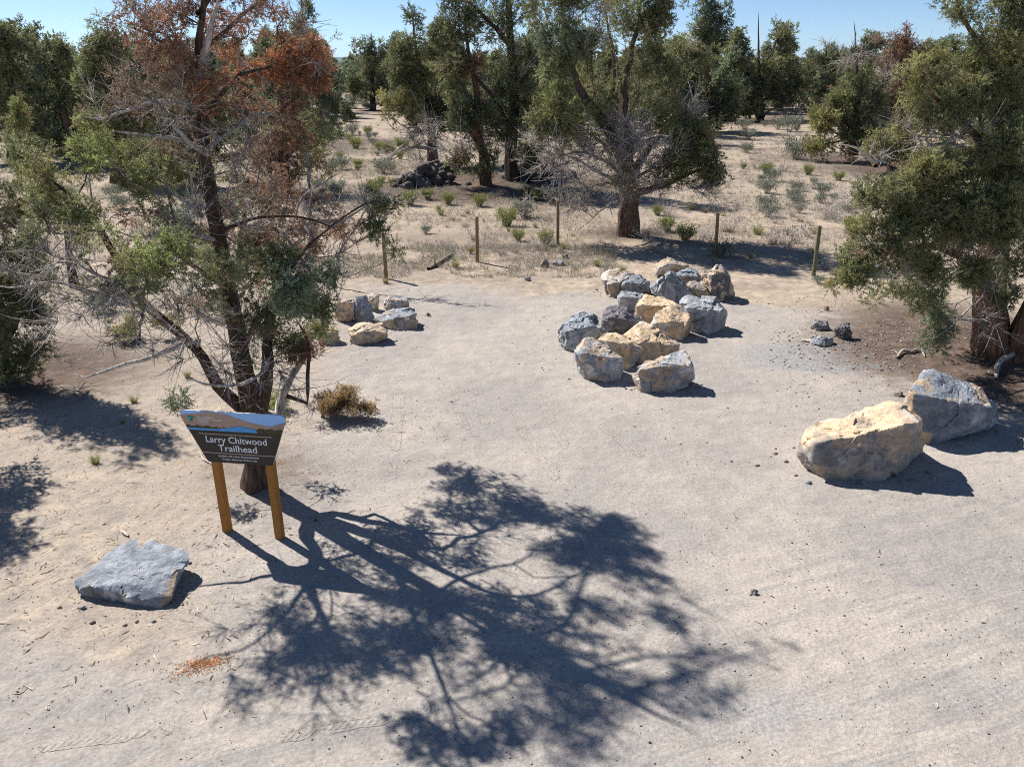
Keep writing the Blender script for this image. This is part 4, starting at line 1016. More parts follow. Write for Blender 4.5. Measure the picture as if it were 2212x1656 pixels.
def world_tree(name, label, base, h, lean, blobs, **kw):
    B = np.array(base, float); B[2] = float(macro(B[:1], B[1:2])[0])
    tr = [(np.array([B + np.array([lean[0] * f ** 1.5, lean[1] * f ** 1.5, h * f]) for f in (0, .3, .6, .85, 1)]), np.array([.2, .15, .1, .05, .02]) * h / 5, 'bark')]
    return build_tree(name, B, tr, [(B + np.array(c), r, k, f) for (c, r, k, f) in blobs], label, **kw)
world_tree('juniper_tree', 'juniper standing out of sight whose shade falls on the dirt left of the slab', (-9.2, 10.6, 0), 4.2, (.3, -.1),
    [((.1, -.1, 2.5), (.9, .9, .8), 'g', 2), ((-.3, .2, 3.5), (.8, .8, .8), 'g', 2), ((.3, .2, 1.7), (.8, .8, .5), 'k', 1.5), ((.5, -.6, 2.0), (.6, .6, .5), 'k', 1.5)], rc=.2, seed=8, lod='mid')

# right: the big olive juniper
px_tree('juniper_tree', 'broad olive-green juniper with reddish double trunk by the blue-grey boulder', (2150, 765),
    [([(2152, 770, 0, .40), (2140, 690, 0, .34), (2142, 600, 0, .30), (2155, 500, 0, .26), (2168, 400, .1, .21), (2180, 280, .1, .16), (2190, 150, .1, .1), (2185, 20, .1, .05), (2180, -90, .1, .02)], 'bark'),
     ([(2196, 775, -.2, .26), (2215, 690, -.3, .22), (2260, 600, -.3, .19), (2290, 450, -.2, .13), (2300, 250, -.1, .06)], 'bark'),
     ([(2145, 620, 0, .12), (2085, 560, -.5, .10), (2010, 530, -1.0, .07), (1920, 540, -1.4, .045), (1850, 570, -1.6, .02)], 'bark'),
     ([(2155, 520, 0, .11), (2080, 430, -.7, .085), (2000, 410, -1.2, .06), (1910, 420, -1.5, .03)], 'bark'),
     ([(2170, 400, .1, .10), (2110, 300, -.4, .075), (2040, 230, -.6, .05), (1990, 180, -.7, .02)], 'bark'),
     ([(2185, 200, .1, .07), (2110, 90, -.3, .05), (2070, 20, -.4, .025), (2060, -40, -.4, .01)], 'bark'),
     ([(2130, 330, 0, .05), (2050, 310, -.6, .03), (1980, 320, -.9, .02), (1930, 330, -1.1, .008)], 'dead'),
     ([(2140, 560, 0, .05), (2060, 600, -.9, .035), (1990, 590, -1.2, .02), (1950, 615, -1.4, .008)], 'dead'),
     ([(2100, 660, -.6, .02), (2060, 700, -1.1, .016), (2010, 735, -1.4, .008)], 'dead')],
    [(2160, 500, 60, 55, -1.3, 'g', 1.8), (2190, 330, 50, 60, -1.2, 'g', 1.7), (2120, 600, 60, 40, -1.3, 'g', 1.6), (2185, 460, 40, 60, -1.4, 'y', 1.6), (2060, 470, 80, 60, -1.5, 'g', 1.8), (2120, 420, 70, 60, -1.3, 'g', 1.8), (2195, 620, 30, 50, -1.2, 'k', 1.2), (1830, 615, 40, 26, -1.6, 'y', 1.6), (1930, 640, 60, 24, -1.3, 'g', 1.4),
     (1860, 590, 55, 40, -1.6, 'g', 2.0), (1900, 535, 75, 50, -1.5, 'g', 2.1), (1960, 585, 85, 48, -1.3, 'g', 2.0), (1880, 500, 40, 25, -1.4, 'y', 1.5), (1905, 430, 70, 55, -1.4, 'g', 2.1), (1980, 470, 85, 60, -1.2, 'g', 2.0), (1995, 380, 90, 50, -1.1, 'y', 2.0), (2060, 420, 80, 70, -1.1, 'g', 1.9), (2080, 520, 70, 60, -1.0, 'b', 1.7), (2010, 640, 70, 38, -1.0, 'k', 1.3),
     (2110, 340, 80, 50, -.6, 'g', 1.9), (2050, 250, 80, 55, -.6, 'g', 1.9), (2010, 180, 60, 55, -.6, 'y', 1.9), (2100, 210, 70, 60, -.5, 'g', 2), (2150, 120, 75, 70, -.3, 'y', 2.0), (2090, 110, 45, 50, -.3, 'g', 1.4), (2180, 30, 80, 60, -.1, 'g', 2), (2090, 15, 50, 30, -.4, 'g', 1.8), (2200, 250, 60, 70, -.6, 'g', 1.9), (2195, 400, 55, 70, -.8, 'g', 1.7), (2180, -60, 90, 60, 0, 'g', 1.8), (2260, 100, 90, 120, 0, 'g', 1.8), (2290, 350, 90, 120, -.3, 'g', 1.6), (2200, 560, 50, 60, -.9, 'g', 1.2),
     (2290, 520, 70, 100, 0, 'k', 1.5), (2150, 450, 60, 70, .9, 'k', 1.4), (2070, 330, 80, 80, .8, 'k', 1.3), (2000, 520, 90, 80, .8, 'k', 1.4), (2050, 680, 55, 45, -.7, 'b', 1.5), (2025, 735, 36, 22, -1.0, 'b', 1.6), (2200, 150, 80, 120, 1.2, 'k', 1.6),
     (2080, 600, 80, 55, -.9, 'd', .8), (2040, 300, 90, 40, -.8, 'd', .8), (2120, 470, 60, 70, -.9, 'd', .6), (2170, 600, 60, 60, -.7, 'd', .8), (1990, 540, 80, 60, -1.3, 'd', .35), (2130, 680, 70, 50, -.6, 'd', .5)],
    rc=.165, seed=11, lod='near', bark=REDBARK, rzf=.85, deadtwig=.45, dens=1.35, wig=.03, twigs=1.2)

# centre: the old juniper with grey dead skirt
px_tree('juniper_tree', 'central juniper with thick fluted trunk and a grey skirt of dead twigs, behind the fence', (1357, 508),
    [([(1357, 510, 0, .44), (1358, 450, 0, .37), (1356, 400, 0, .35), (1352, 350, .1, .30), (1350, 280, .1, .22), (1348, 200, .1, .16), (1360, 120, .1, .11), (1378, 40, .1, .07), (1385, -60, .1, .03)], 'bark'),
     ([(1350, 350, 0, .24), (1310, 275, -.1, .22), (1275, 230, -.2, .18), (1245, 180, -.2, .14), (1225, 110, -.2, .1), (1215, 40, -.2, .06), (1210, -40, -.2, .03)], 'bark'),
     ([(1358, 390, 0, .16), (1400, 320, .2, .14), (1440, 260, .3, .11), (1462, 205, .3, .07), (1490, 150, .4, .03)], 'bark'),
     ([(1362, 420, 0, .13), (1420, 405, -.4, .11), (1490, 375, -.8, .07), (1550, 350, -1, .03)], 'bark'),
     ([(1352, 400, 0, .08), (1290, 370, -.8, .06), (1220, 330, -1.2, .035), (1170, 310, -1.4, .012)], 'dead'),
     ([(1355, 350, 0, .07), (1340, 300, -.9, .05), (1300, 280, -1.3, .03), (1240, 290, -1.6, .012)], 'dead'),
     ([(1357, 430, 0, .05), (1320, 440, -.9, .04), (1280, 470, -1.2, .026), (1240, 505, -1.4, .012)], 'dead'),
     ([(1354, 385, 0, .06), (1300, 345, -.7, .05), (1240, 330, -1.1, .036), (1185, 350, -1.4, .02), (1160, 385, -1.5, .008)], 'dead'),
     ([(1356, 405, 0, .05), (1310, 395, -.8, .042), (1250, 415, -1.2, .03), (1200, 455, -1.4, .012)], 'dead'), ([(1362, 395, 0, .06), (1420, 355, -.7, .05), (1480, 335, -1.1, .036), (1540, 360, -1.3, .02), (1560, 400, -1.4, .008)], 'dead'),
     ([(1352, 340, 0, .06), (1300, 310, -.4, .046), (1240, 265, -.6, .034), (1190, 250, -.8, .014)], 'bark'), ([(1358, 320, 0, .06), (1410, 270, -.4, .046), (1450, 240, -.5, .03), (1500, 250, -.6, .012)], 'bark'),
     ([(1430, 270, .3, .05), (1470, 230, -.2, .035), (1500, 180, -.3, .015)], 'dead'), ([(1360, 340, 0, .06), (1400, 300, -1, .045), (1440, 290, -1.4, .02)], 'dead')],
    [(1390, 60, 62, 62, .1, 'g', 1.9), (1395, 140, 55, 45, .1, 'g', 1.5), (1400, -20, 60, 60, 0, 'g', 1.6), (1345, 20, 35, 50, .1, 'y', .9), (1230, 70, 75, 62, -.2, 'b', 1.6), (1190, 20, 55, 45, -.1, 'g', 1.3), (1230, -30, 70, 45, -.1, 'g', 1.5), (1205, 150, 50, 40, -.4, 'g', 1.3), (1215, 235, 42, 48, -.8, 'l', 2.1), (1255, 270, 35, 30, -.8, 'g', 1.4), (1280, 130, 40, 60, -.1, 'g', .8), (1430, 180, 45, 50, .3, 'g', .8), (1480, 130, 40, 40, .4, 'g', .8),
     (1200, 300, 50, 40, -1.0, 'g', 1.0), (1440, 330, 60, 50, -.9, 'g', 1.1), (1260, 310, 70, 40, -.7, 'g', .8), (1180, 250, 40, 45, -.7, 'g', 1.1), (1420, 260, 60, 50, -.3, 'g', 1.0), (1300, 220, 50, 50, -.2, 'g', .8), (1520, 300, 40, 35, -.6, 'y', 1.0), (1340, 380, 90, 30, -.9, 'y', .4), (1490, 310, 62, 45, -.5, 'g', 1.6), (1530, 350, 48, 40, -.9, 'g', 2.3), (1500, 285, 50, 35, -.4, 'g', 1.4), (1470, 375, 60, 30, -.7, 'k', 1.1), (1440, 240, 40, 40, .3, 'g', .9), (1545, 385, 25, 22, -1, 'k', 1.2),
     (1290, 350, 105, 60, -1.0, 'd', .9), (1210, 360, 75, 60, -1.3, 'd', .7), (1390, 320, 90, 60, -1.0, 'd', 1.0), (1270, 420, 80, 40, -1.2, 'd', .8), (1180, 310, 40, 40, -1.3, 'd', .8), (1490, 400, 70, 30, -.9, 'd', .9), (1320, 420, 80, 40, -.7, 'd', .8), (1450, 400, 80, 30, -.6, 'd', .8), (1330, 250, 90, 50, -.3, 'd', .6), (1480, 250, 50, 50, 0, 'd', .6), (1290, 80, 70, 70, 0, 'd', .4)],
    rc=.21, seed=13, lod='mid', bark=BARK * 1.05, tipr=.0075, dens=1.15, rzf=.9, deadtwig=.45, wig=.05, twigs=1.25)
px_tree('juniper_tree', 'slender bare-stemmed juniper seen between the forks of the central juniper', (1322, 300),
    [([(1322, 300, 0, .28), (1323, 220, 0, .24), (1326, 130, 0, .18), (1312, 50, 0, .12), (1300, -30, 0, .06)], 'bark')],
    [(1290, 60, 50, 60, 0, 'g', .7), (1330, -10, 55, 45, 0, 'g', 1.0), (1270, 180, 50, 50, 0, 'y', 1.0), (1370, 190, 60, 60, .5, 'g', 1.5), (1340, 240, 70, 35, .5, 'k', 1.3)],
    rc=.42, seed=14, lod='mid', tipr=.014)

# twin junipers on the lava mound
px_tree('juniper_tree', 'tallest of the mound junipers with straight dark trunk rising out of the photo', (1108, 388),
    [([(1108, 390, 0, .36), (1104, 320, 0, .31), (1110, 230, 0, .28), (1106, 140, 0, .24), (1100, 60, 0, .2), (1098, -40, 0, .14), (1096, -140, 0, .06)], 'bark'),
     ([(1106, 290, 0, .15), (1070, 220, -.6, .12), (1030, 170, -1, .08), (1000, 120, -1.2, .04)], 'bark'), ([(1104, 100, 0, .13), (1060, 50, -.5, .10), (1020, 10, -.8, .06), (980, -20, -1, .03)], 'bark'), ([(1106, 200, 0, .12), (1150, 150, -.4, .09), (1180, 110, -.6, .05)], 'bark')],
    [(1075, 30, 70, 50, -.3, 'g', .9), (1020, 40, 45, 60, -.8, 'k', 1.3), (1140, 70, 45, 60, 0, 'b', 1.0), (1120, -40, 90, 60, 0, 'g', 1.3), (1150, 140, 45, 45, -.3, 'g', 1.2), (1130, 220, 45, 50, -.4, 'k', 1.6), (1160, 280, 40, 50, -.6, 'g', 1.5), (1070, 190, 45, 45, -.5, 'k', 1.4), (1080, 270, 40, 45, -.6, 'k', 1.3), (1130, 330, 50, 35, -.6, 'k', 1.1), (1060, 120, 50, 35, -.4, 'g', .8), (1180, 200, 40, 50, -.3, 'y', 1.1), (1100, 110, 90, 60, 0, 'd', .5), (1100, 300, 70, 50, -.8, 'd', .5)],
    rc=.30, seed=17, lod='mid', bark=DARKBARK, tipr=.011, deadtwig=.4)
px_tree('juniper_tree', 'mound juniper with rust-brown tufts along its upper stem, left of the tallest one', (1050, 397),
    [([(1050, 397, 0, .30), (1044, 330, 0, .26), (1030, 280, 0, .22), (1030, 200, 0, .16), (1012, 110, 0, .1), (1005, 30, 0, .05)], 'bark'), ([(1045, 330, 0, .12), (1000, 260, -.8, .1), (975, 210, -1.1, .05)], 'bark')],
    [(1015, 120, 26, 40, -.2, 'r', 1.5), (1010, 90, 26, 40, .2, 'g', 1.3), (990, 170, 55, 55, 0, 'g', 1.8), (1010, 240, 50, 45, -.3, 'k', 1.6), (1050, 230, 40, 50, -.2, 'k', 1.5), (1045, 345, 35, 40, -.5, 'k', 1.6), (1032, 290, 16, 16, -.7, 'r', 1.2), (985, 330, 20, 18, -.6, 'r', 1), (1010, 350, 40, 30, -.4, 'g', 1.1), (960, 60, 45, 55, .4, 'g', 1.6), (990, 20, 35, 40, .4, 'k', 1.3), (975, 290, 60, 45, -.6, 'd', .8)],
    rc=.29, seed=18, lod='mid', bark=REDBARK * .7, tipr=.011, deadtwig=.4)
px_tree('juniper_tree', 'narrow conical juniper above the craggy lava outcrop, with grey twigs at its foot', (934, 360),
    [([(934, 360, 0, .36), (932, 320, 0, .30), (930, 260, 0, .22), (915, 180, 0, .16), (898, 100, 0, .1), (892, 40, 0, .05)], 'bark'), ([(932, 320, 0, .12), (880, 320, -.6, .08), (830, 350, -1, .04), (815, 362, -1.2, .02)], 'dead')],
    [(892, 60, 22, 35, 0, 'k', 1.6), (890, 110, 42, 38, 0, 'g', 1.9), (885, 165, 55, 42, 0, 'g', 1.9), (925, 190, 52, 50, .2, 'g', 1.9), (875, 225, 55, 42, -.2, 'y', 1.7), (930, 250, 52, 40, -.2, 'k', 1.7), (860, 130, 25, 35, .2, 'g', 1.3), (960, 230, 40, 55, .2, 'k', 1.5), (940, 120, 35, 60, .4, 'g', 1.6),
     (955, 300, 62, 32, -.6, 'd', 1.2), (860, 285, 80, 28, -.3, 'd', .9), (900, 330, 50, 25, -.5, 'd', .6)],
    rc=.30, seed=19, lod='mid', bark=BARK, tipr=.011, deadtwig=.35)

# right-hand middle distance
px_tree('juniper_tree', 'yellowish juniper with a leafless snag for its top, across the sand from the central juniper', (1842, 348),
    [([(1842, 350, 0, .34), (1846, 290, 0, .28), (1852, 210, 0, .2), (1850, 140, 0, .10), (1848, 90, 0, .06), (1845, 45, 0, .02)], 'bark'), ([(1846, 280, 0, .12), (1800, 240, -.6, .09), (1765, 280, -1, .04)], 'bark')],
    [(1790, 255, 45, 50, -.4, 'y', 2.2), (1770, 300, 32, 30, -.6, 'y', 2.0), (1830, 220, 50, 45, -.2, 'g', 2.0), (1870, 260, 45, 55, -.2, 'k', 1.8), (1860, 180, 40, 40, 0, 'g', 1.7), (1820, 300, 45, 32, -.4, 'g', 1.6), (1895, 215, 24, 30, -.3, 'k', 1.8), (1848, 100, 26, 45, 0, 'd', 1.3), (1900, 300, 50, 40, -.3, 'd', .8)],
    rc=.36, seed=23, lod='mid', tipr=.013, deadtwig=.4)
px_tree('juniper_tree', 'reddish-brown dying juniper behind the top of the big olive one', (1955, 330),
    [([(1955, 330, 0, .34), (1950, 250, 0, .28), (1945, 170, 0, .2), (1955, 90, 0, .1), (1960, 50, 0, .04)], 'bark')],
    [(1960, 90, 35, 30, 0, 'r', 1.7), (1935, 150, 40, 45, 0, 'r', 1.2), (1925, 200, 35, 40, 0, 'r', 1.0), (1910, 110, 30, 40, 0, 'n', .6), (1990, 140, 38, 45, 0, 'g', 1.4), (1945, 250, 60, 45, 0, 'g', 1.3), (1890, 260, 40, 45, .3, 'k', 1.2), (1940, 170, 60, 60, 0, 'd', .9), (1940, 280, 70, 40, -.5, 'd', .9)],
    rc=.36, seed=24, lod='mid', tipr=.013)
px_tree('juniper_tree', 'squat olive juniper with mossy fallen limbs by the big right-hand bough', (1925, 372),
    [([(1925, 374, 0, .3), (1930, 330, 0, .24), (1945, 270, 0, .15), (1950, 210, 0, .05)], 'bark'), ([(1885, 350, -1, .1), (1850, 320, -1.4, .07), (1815, 312, -1.6, .03)], 'dead')],
    [(1930, 290, 55, 40, 0, 'y', 1.7), (1960, 330, 50, 35, 0, 'g', 1.6), (1905, 320, 40, 26, -.3, 'g', 1.2), (1890, 350, 50, 25, -.5, 'd', .9)],
    rc=.34, seed=25, lod='mid', tipr=.013)
px_tree('juniper_tree', 'juniper with a bare spike above its crown, at the far side of the sandy opening', (1640, 260),
    [([(1640, 262, 0, .5), (1640, 200, 0, .36), (1639, 130, 0, .18), (1638, 70, 0, .09), (1638, 25, 0, .03)], 'bark')],
    [(1605, 110, 28, 32, 0, 'g', 1.6), (1690, 90, 32, 38, 0, 'g', 2.0), (1665, 130, 40, 35, 0, 'g', 1.6), (1715, 150, 26, 38, 0, 'g', 1.8), (1610, 165, 45, 35, 0, 'g', 2.0), (1660, 190, 52, 35, 0, 'g', 2.2), (1620, 215, 60, 28, -1, 'k', 2.2), (1700, 205, 42, 30, -.5, 'k', 2.1), (1640, 235, 40, 18, -2, 'y', 1.8), (1590, 220, 30, 30, 0, 'y', 1.5), (1690, 240, 45, 14, -1, 'd', .8)],
    rc=.75, seed=26, lod='mid', tipr=.03, deadtwig=.3)
px_tree('juniper_tree', 'round-headed dark juniper poking above the skyline', (1528, 240),
    [([(1528, 242, 0, .6), (1528, 180, 0, .5), (1530, 110, 0, .4), (1530, 40, 0, .15)], 'bark')],
    [(1530, 40, 45, 38, 0, 'k', 2.3), (1510, 75, 32, 30, 0, 'g', 1.8), (1555, 75, 38, 30, 0, 'g', 2), (1530, 130, 50, 40, 0, 'g', 1.7), (1575, 110, 28, 28, 0, 'l', 1.7), (1490, 140, 42, 40, 0, 'g', 1.7)],
    rc=.8, seed=27, lod='mid', tipr=.03)
px_tree('juniper_tree', 'dense shadowy juniper thicket-like crown left of the spiked one', (1490, 285),
    [([(1490, 287, 0, .42), (1492, 220, 0, .34), (1500, 150, 0, .2), (1505, 110, 0, .05)], 'bark')],
    [(1500, 140, 50, 45, 0, 'g', 1.9), (1480, 190, 60, 45, 0, 'k', 2.0), (1545, 200, 52, 45, 0, 'k', 2.0), (1500, 245, 70, 28, -.5, 'k', 1.9), (1560, 240, 45, 30, 0, 'k', 1.7), (1500, 275, 70, 14, -1, 'k', 1.5), (1450, 250, 40, 30, 0, 'g', 1.5), (1460, 120, 36, 40, .5, 'y', 1.4)],
    rc=.6, seed=28, lod='mid', tipr=.02)
px_tree('juniper_tree', 'thin snag-topped juniper between the spiked one and the yellowish one', (1787, 245),
    [([(1787, 247, 0, .4), (1786, 180, 0, .3), (1785, 130, 0, .18), (1784, 90, 0, .05)], 'bark')],
    [(1770, 140, 28, 22, 0, 'k', 1.4), (1805, 125, 26, 22, 0, 'g', 1.8), (1785, 190, 40, 30, 0, 'g', 1.6), (1760, 215, 40, 26, 0, 'g', 1.5), (1785, 110, 22, 20, 0, 'd', .8)],
    rc=.7, seed=29, lod='mid', tipr=.025)

# left-hand middle distance
px_tree('juniper_tree', 'straight narrow juniper with a bare tip, alone beyond the sandy opening', (805, 237),
    [([(805, 239, 0, .48), (804, 180, 0, .33), (803, 120, 0, .18), (803, 70, 0, .05)], 'bark')],
    [(790, 105, 22, 20, 0, 'k', 1.9), (820, 115, 24, 22, 0, 'g', 1.9), (785, 145, 32, 24, 0, 'g', 2.0), (825, 150, 30, 26, 0, 'g', 1.7), (780, 185, 34, 26, 0, 'k', 1.9), (835, 190, 36, 28, 0, 'g', 1.7), (860, 150, 24, 30, 1, 'y', 1.4), (830, 225, 40, 12, -1, 'd', .7)],
    rc=.72, seed=31, lod='mid', bark=DARKBARK, tipr=.03, deadtwig=.25)
px_tree('juniper_tree', 'dark-trunked tall juniper showing through behind the orange foliage', (664, 240),
    [([(664, 242, 0, .6), (662, 190, 0, .48), (660, 120, 0, .34), (655, 50, 0, .2), (650, -20, 0, .08)], 'bark'), ([(690, 238, 1, .4), (688, 200, 1, .3), (690, 150, 1, .15)], 'bark')],
    [(655, 40, 26, 40, 0, 'g', 1.6), (630, 90, 40, 45, 0, 'g', 1.6), (690, 110, 34, 40, 0, 'g', 1.6), (700, 170, 40, 32, 0, 'k', 1.8), (630, 160, 50, 40, 0, 'k', 1.8), (610, 210, 45, 26, 0, 'k', 1.6)],
    rc=.75, seed=32, lod='mid', bark=DARKBARK, tipr=.03)
px_tree('juniper_tree', 'upright green juniper filling the gap left of the half-dead trunk', (255, 395),
    [([(255, 397, 0, .4), (250, 300, 0, .3), (240, 200, 0, .22), (235, 100, 0, .1), (232, 50, 0, .03)], 'bark')],
    [(230, 80, 36, 40, 0, 'g', 2), (215, 140, 48, 45, 0, 'g', 2.1), (270, 130, 45, 60, 0, 'g', 1.9), (205, 210, 45, 48, 0, 'l', 2.2), (260, 220, 60, 50, 0, 'g', 2), (210, 270, 45, 45, 0, 'l', 1.9), (300, 250, 55, 55, 0, 'g', 1.8), (260, 310, 70, 45, 0, 'g', 1.7), (330, 180, 50, 60, .5, 'g', 1.6)],
    rc=.36, seed=33, lod='mid', tipr=.014)
px_tree('juniper_tree', 'tall grey-green juniper at the upper left, crown cut by the corner of the photo', (30, 350),
    [([(30, 352, 0, .42), (28, 260, 0, .32), (20, 150, 0, .22), (10, 50, 0, .08)], 'bark')],
    [(10, 60, 45, 45, 0, 'g', 1.9), (60, 95, 34, 26, 0, 'g', 1.7), (30, 140, 50, 40, 0, 'g', 1.9), (-20, 120, 45, 60, 0, 'g', 1.6), (20, 210, 60, 45, 0, 'g', 1.9), (-20, 260, 60, 60, 0, 'k', 1.8), (70, 260, 40, 50, 0, 'k', 1.5), (40, 50, 12, 10, 0, 'g', 1.2)],
    rc=.40, seed=34, lod='mid', tipr=.015)
px_tree('juniper_tree', 'bushy dull juniper second from the upper left corner with a see-through top', (120, 330),
    [([(120, 332, 0, .4), (118, 240, 0, .3), (112, 150, 0, .18), (105, 95, 0, .05)], 'bark')],
    [(100, 110, 36, 28, 0, 'k', 1.5), (135, 140, 36, 34, 0, 'g', 1.7), (105, 180, 50, 42, 0, 'g', 1.8), (150, 200, 40, 40, 0, 'k', 1.7), (120, 250, 55, 40, 0, 'k', 1.8), (110, 290, 50, 40, -.5, 'd', .8)],
    rc=.42, seed=35, lod='mid', tipr=.016)
px_tree('young_juniper', 'slim bright green young juniper like a spire, left of the half-dead one', (42, 400),
    [([(42, 402, 0, .12), (42, 320, 0, .09), (40, 250, 0, .05), (38, 195, 0, .02)], 'bark')],
    [(40, 225, 14, 28, 0, 'l', 2), (42, 270, 22, 36, 0, 'l', 2.2), (44, 320, 28, 36, 0, 'g', 2.2), (44, 365, 30, 26, 0, 'g', 2)],
    rc=.26, seed=36, lod='mid', tipr=.01, deadtwig=0)
px_tree('young_juniper', 'small dark conical juniper by itself on the slope behind the half-dead one', (742, 262),
    [([(742, 264, 0, .15), (742, 245, 0, .1), (741, 222, 0, .03)], 'bark')], [(742, 240, 15, 18, 0, 'k', 2.2), (745, 254, 18, 9, 0, 'k', 2)], rc=.5, seed=37, lod='far', tipr=.02, deadtwig=0)
px_tree('young_juniper', 'low rust-and-green juniper bush on the slope, seen right of the orange foliage', (725, 245),
    [([(725, 247, 0, .12), (725, 236, 0, .08), (725, 225, 0, .03)], 'bark')], [(722, 234, 14, 9, 0, 'o', 1.8), (730, 240, 18, 8, 0, 'g', 1.8)], rc=.5, seed=38, lod='far', tipr=.02, deadtwig=0)
px_tree('juniper_tree', 'half-hidden juniper behind the dead grey branches at the left', (160, 620),
    [([(160, 622, 0, .14), (150, 560, 0, .1), (140, 480, 0, .05)], 'bark')],
    [(110, 420, 50, 40, 0, 'g', 1.4), (140, 480, 60, 35, 0, 'y', 1.2), (160, 560, 70, 40, 0, 'd', .8), (250, 720, 50, 30, -.5, 'y', 1.0)], rc=.2, seed=39, lod='mid')
px_tree('rabbitbrush', 'straw-green brush clump behind the dead limbs left of the half-dead trunk', (300, 735), [([(300, 737, 0, .04), (300, 700, 0, .02)], 'bark')],
    [(290, 715, 50, 22, 0, 'y', 2.0), (350, 690, 40, 24, .2, 'y', 1.4)], rc=.13, seed=40, lod='near', cat='shrub', deadtwig=.3)
px_tree('juniper_tree', 'dull olive juniper filling the space right behind the half-dead trunk', (430, 405),
    [([(430, 407, 0, .34), (428, 330, 0, .26), (420, 250, 0, .18), (415, 190, 0, .06)], 'bark')],
    [(380, 240, 50, 45, 0, 'g', 1.6), (450, 240, 50, 45, 0, 'k', 1.6), (400, 310, 70, 45, 0, 'g', 1.6), (470, 320, 55, 45, 0, 'k', 1.5), (430, 370, 70, 26, 0, 'k', 1.3), (360, 360, 50, 35, 0, 'g', 1.2)],
    rc=.36, seed=42, lod='mid', tipr=.014)
px_tree('juniper_tree', 'olive juniper with drooping yellowish tips right of the half-dead trunk, edging the open slope', (615, 415),
    [([(615, 417, 0, .30), (612, 340, 0, .24), (605, 270, 0, .14), (600, 220, 0, .05)], 'bark'), ([(613, 350, 0, .1), (660, 290, -.4, .07), (700, 270, -.6, .03)], 'bark')],
    [(600, 240, 45, 40, 0, 'k', 1.6), (640, 290, 55, 40, -.3, 'g', 1.6), (685, 275, 40, 32, -.6, 'g', 1.5), (680, 315, 34, 26, -.6, 'y', 1.2), (570, 310, 50, 45, 0, 'k', 1.6), (620, 350, 55, 35, 0, 'n', 1.1), (560, 380, 60, 35, 0, 'k', 1.3), (650, 380, 45, 28, 0, 'r', 1.0)],
    rc=.33, seed=43, lod='mid', tipr=.013, deadtwig=.4)
px_tree('juniper_tree', 'low dark juniper behind the green boughs, straight beyond the half-dead trunk', (520, 560),
    [([(520, 562, 0, .16), (525, 500, 0, .12), (530, 440, 0, .05)], 'bark')],
    [(530, 450, 60, 40, 0, 'k', 1.3), (510, 500, 70, 35, 0, 'n', 1.0), (580, 500, 60, 40, 0, 'r', 1.0), (640, 560, 60, 30, 0, 'r', .7), (420, 500, 60, 40, 0, 'k', 1.0)],
    rc=.22, seed=44, lod='mid', tipr=.008, deadtwig=.5)
px_tree('snag', 'leafless grey forked dead branch sticking up from the ground near the left fence post', (720, 620),
    [([(715, 622, 0, .04), (735, 540, 0, .035), (770, 490, 0, .03), (800, 430, .2, .02), (808, 395, .2, .01)], 'dead'), ([(765, 495, 0, .03), (830, 445, -.2, .022), (850, 420, -.2, .012)], 'dead'), ([(830, 445, -.2, .012), (870, 430, -.3, .008), (905, 450, -.4, .004)], 'dead')],
    [(800, 430, 45, 35, .1, 'd', .6), (850, 440, 45, 22, -.2, 'd', .6), (770, 480, 50, 30, 0, 'd', .6)], rc=.14, seed=41, cat='dead branch')

# far woodland: a few kinds of tree, copied over the plateau, and one mass beyond
VAR = []
for v in range(7):
    r = np.random.default_rng(300 + v); h = r.uniform(6, 9); bl = []
    wide = r.uniform(.20, .34) * h
    for k in range(16):
        f = (k + .3) / 16; z = h * (.10 + .84 * f); w = wide * (1.1 - f * .78) * r.uniform(.65, 1.05); a = r.uniform(0, 6.28)
        bl.append((np.array([math.cos(a) * w * .5, math.sin(a) * w * .5, z]), (w * .75, w * .75, h * .075), 'gkbbgb'[int(r.integers(0, 6))], 1.7))
    tr = [(np.array([[0, 0, -.1], [.05, 0, h * .3], [-.05, .05, h * .65], [.03, 0, h * .97]]), np.array([.26, .17, .09, .02]), 'bark')]
    VAR.append(build_tree('juniper_tree', (0, 0, 0), tr, bl, 'juniper', lod='far', rc=.42, seed=300 + v, tipr=.014, deadtwig=0, dens=1.0))
rf = np.random.default_rng(77)
used_var = [False] * 7; placed = []
def far_spot(px, py, s=1.0):
    g = gnd(px, py)
    for q in placed:
        if math.hypot(g[0] - q[0], g[1] - q[1]) < 3: return
    placed.append(g); v = int(rf.integers(0, 7)); rz = rf.uniform(0, 6.28); sc = s * rf.uniform(.8, 1.4); d = g[1]
    zone = 'nearer' if d < 150 else 'middle' if d < 300 else 'farthest'
    sec = [(330, 'in the upper left woodland'), (720, 'behind the half-dead juniper'), (880, 'in the gap beside the orange foliage'), (1200, 'behind the twin mound junipers'), (1580, 'behind the central juniper'), (1760, 'beyond the far sandy opening'), (9999, 'behind the big olive juniper')]
    where = next(t for lim, t in sec if px < lim)
    lab = {'nearer': 'bushy juniper in the first rank of woodland ', 'middle': 'juniper in the middle rank of woodland ', 'farthest': 'tiny juniper near the skyline '}[zone] + where
    grp = 'far junipers, %s rank, %s' % (zone, where)
    if not used_var[v]:
        o = VAR[v]; used_var[v] = True; o.location = g; o.rotation_euler = (0, 0, rz); o.scale = (sc,) * 3; o['label'] = lab; o['group'] = grp
    else: copy_thing(VAR[v], g, rz, sc, lab, grp)
tries = 0
while len(placed) < 240 and tries < 3000:
    tries += 1
    px = rf.uniform(-60, 2270); py = 170 + 72 * rf.uniform(0, 1) ** .62
    if 705 < px < 790 and py > 176: continue
    if 1690 < px < 1770 and py > 225: continue
    far_spot(px, py)
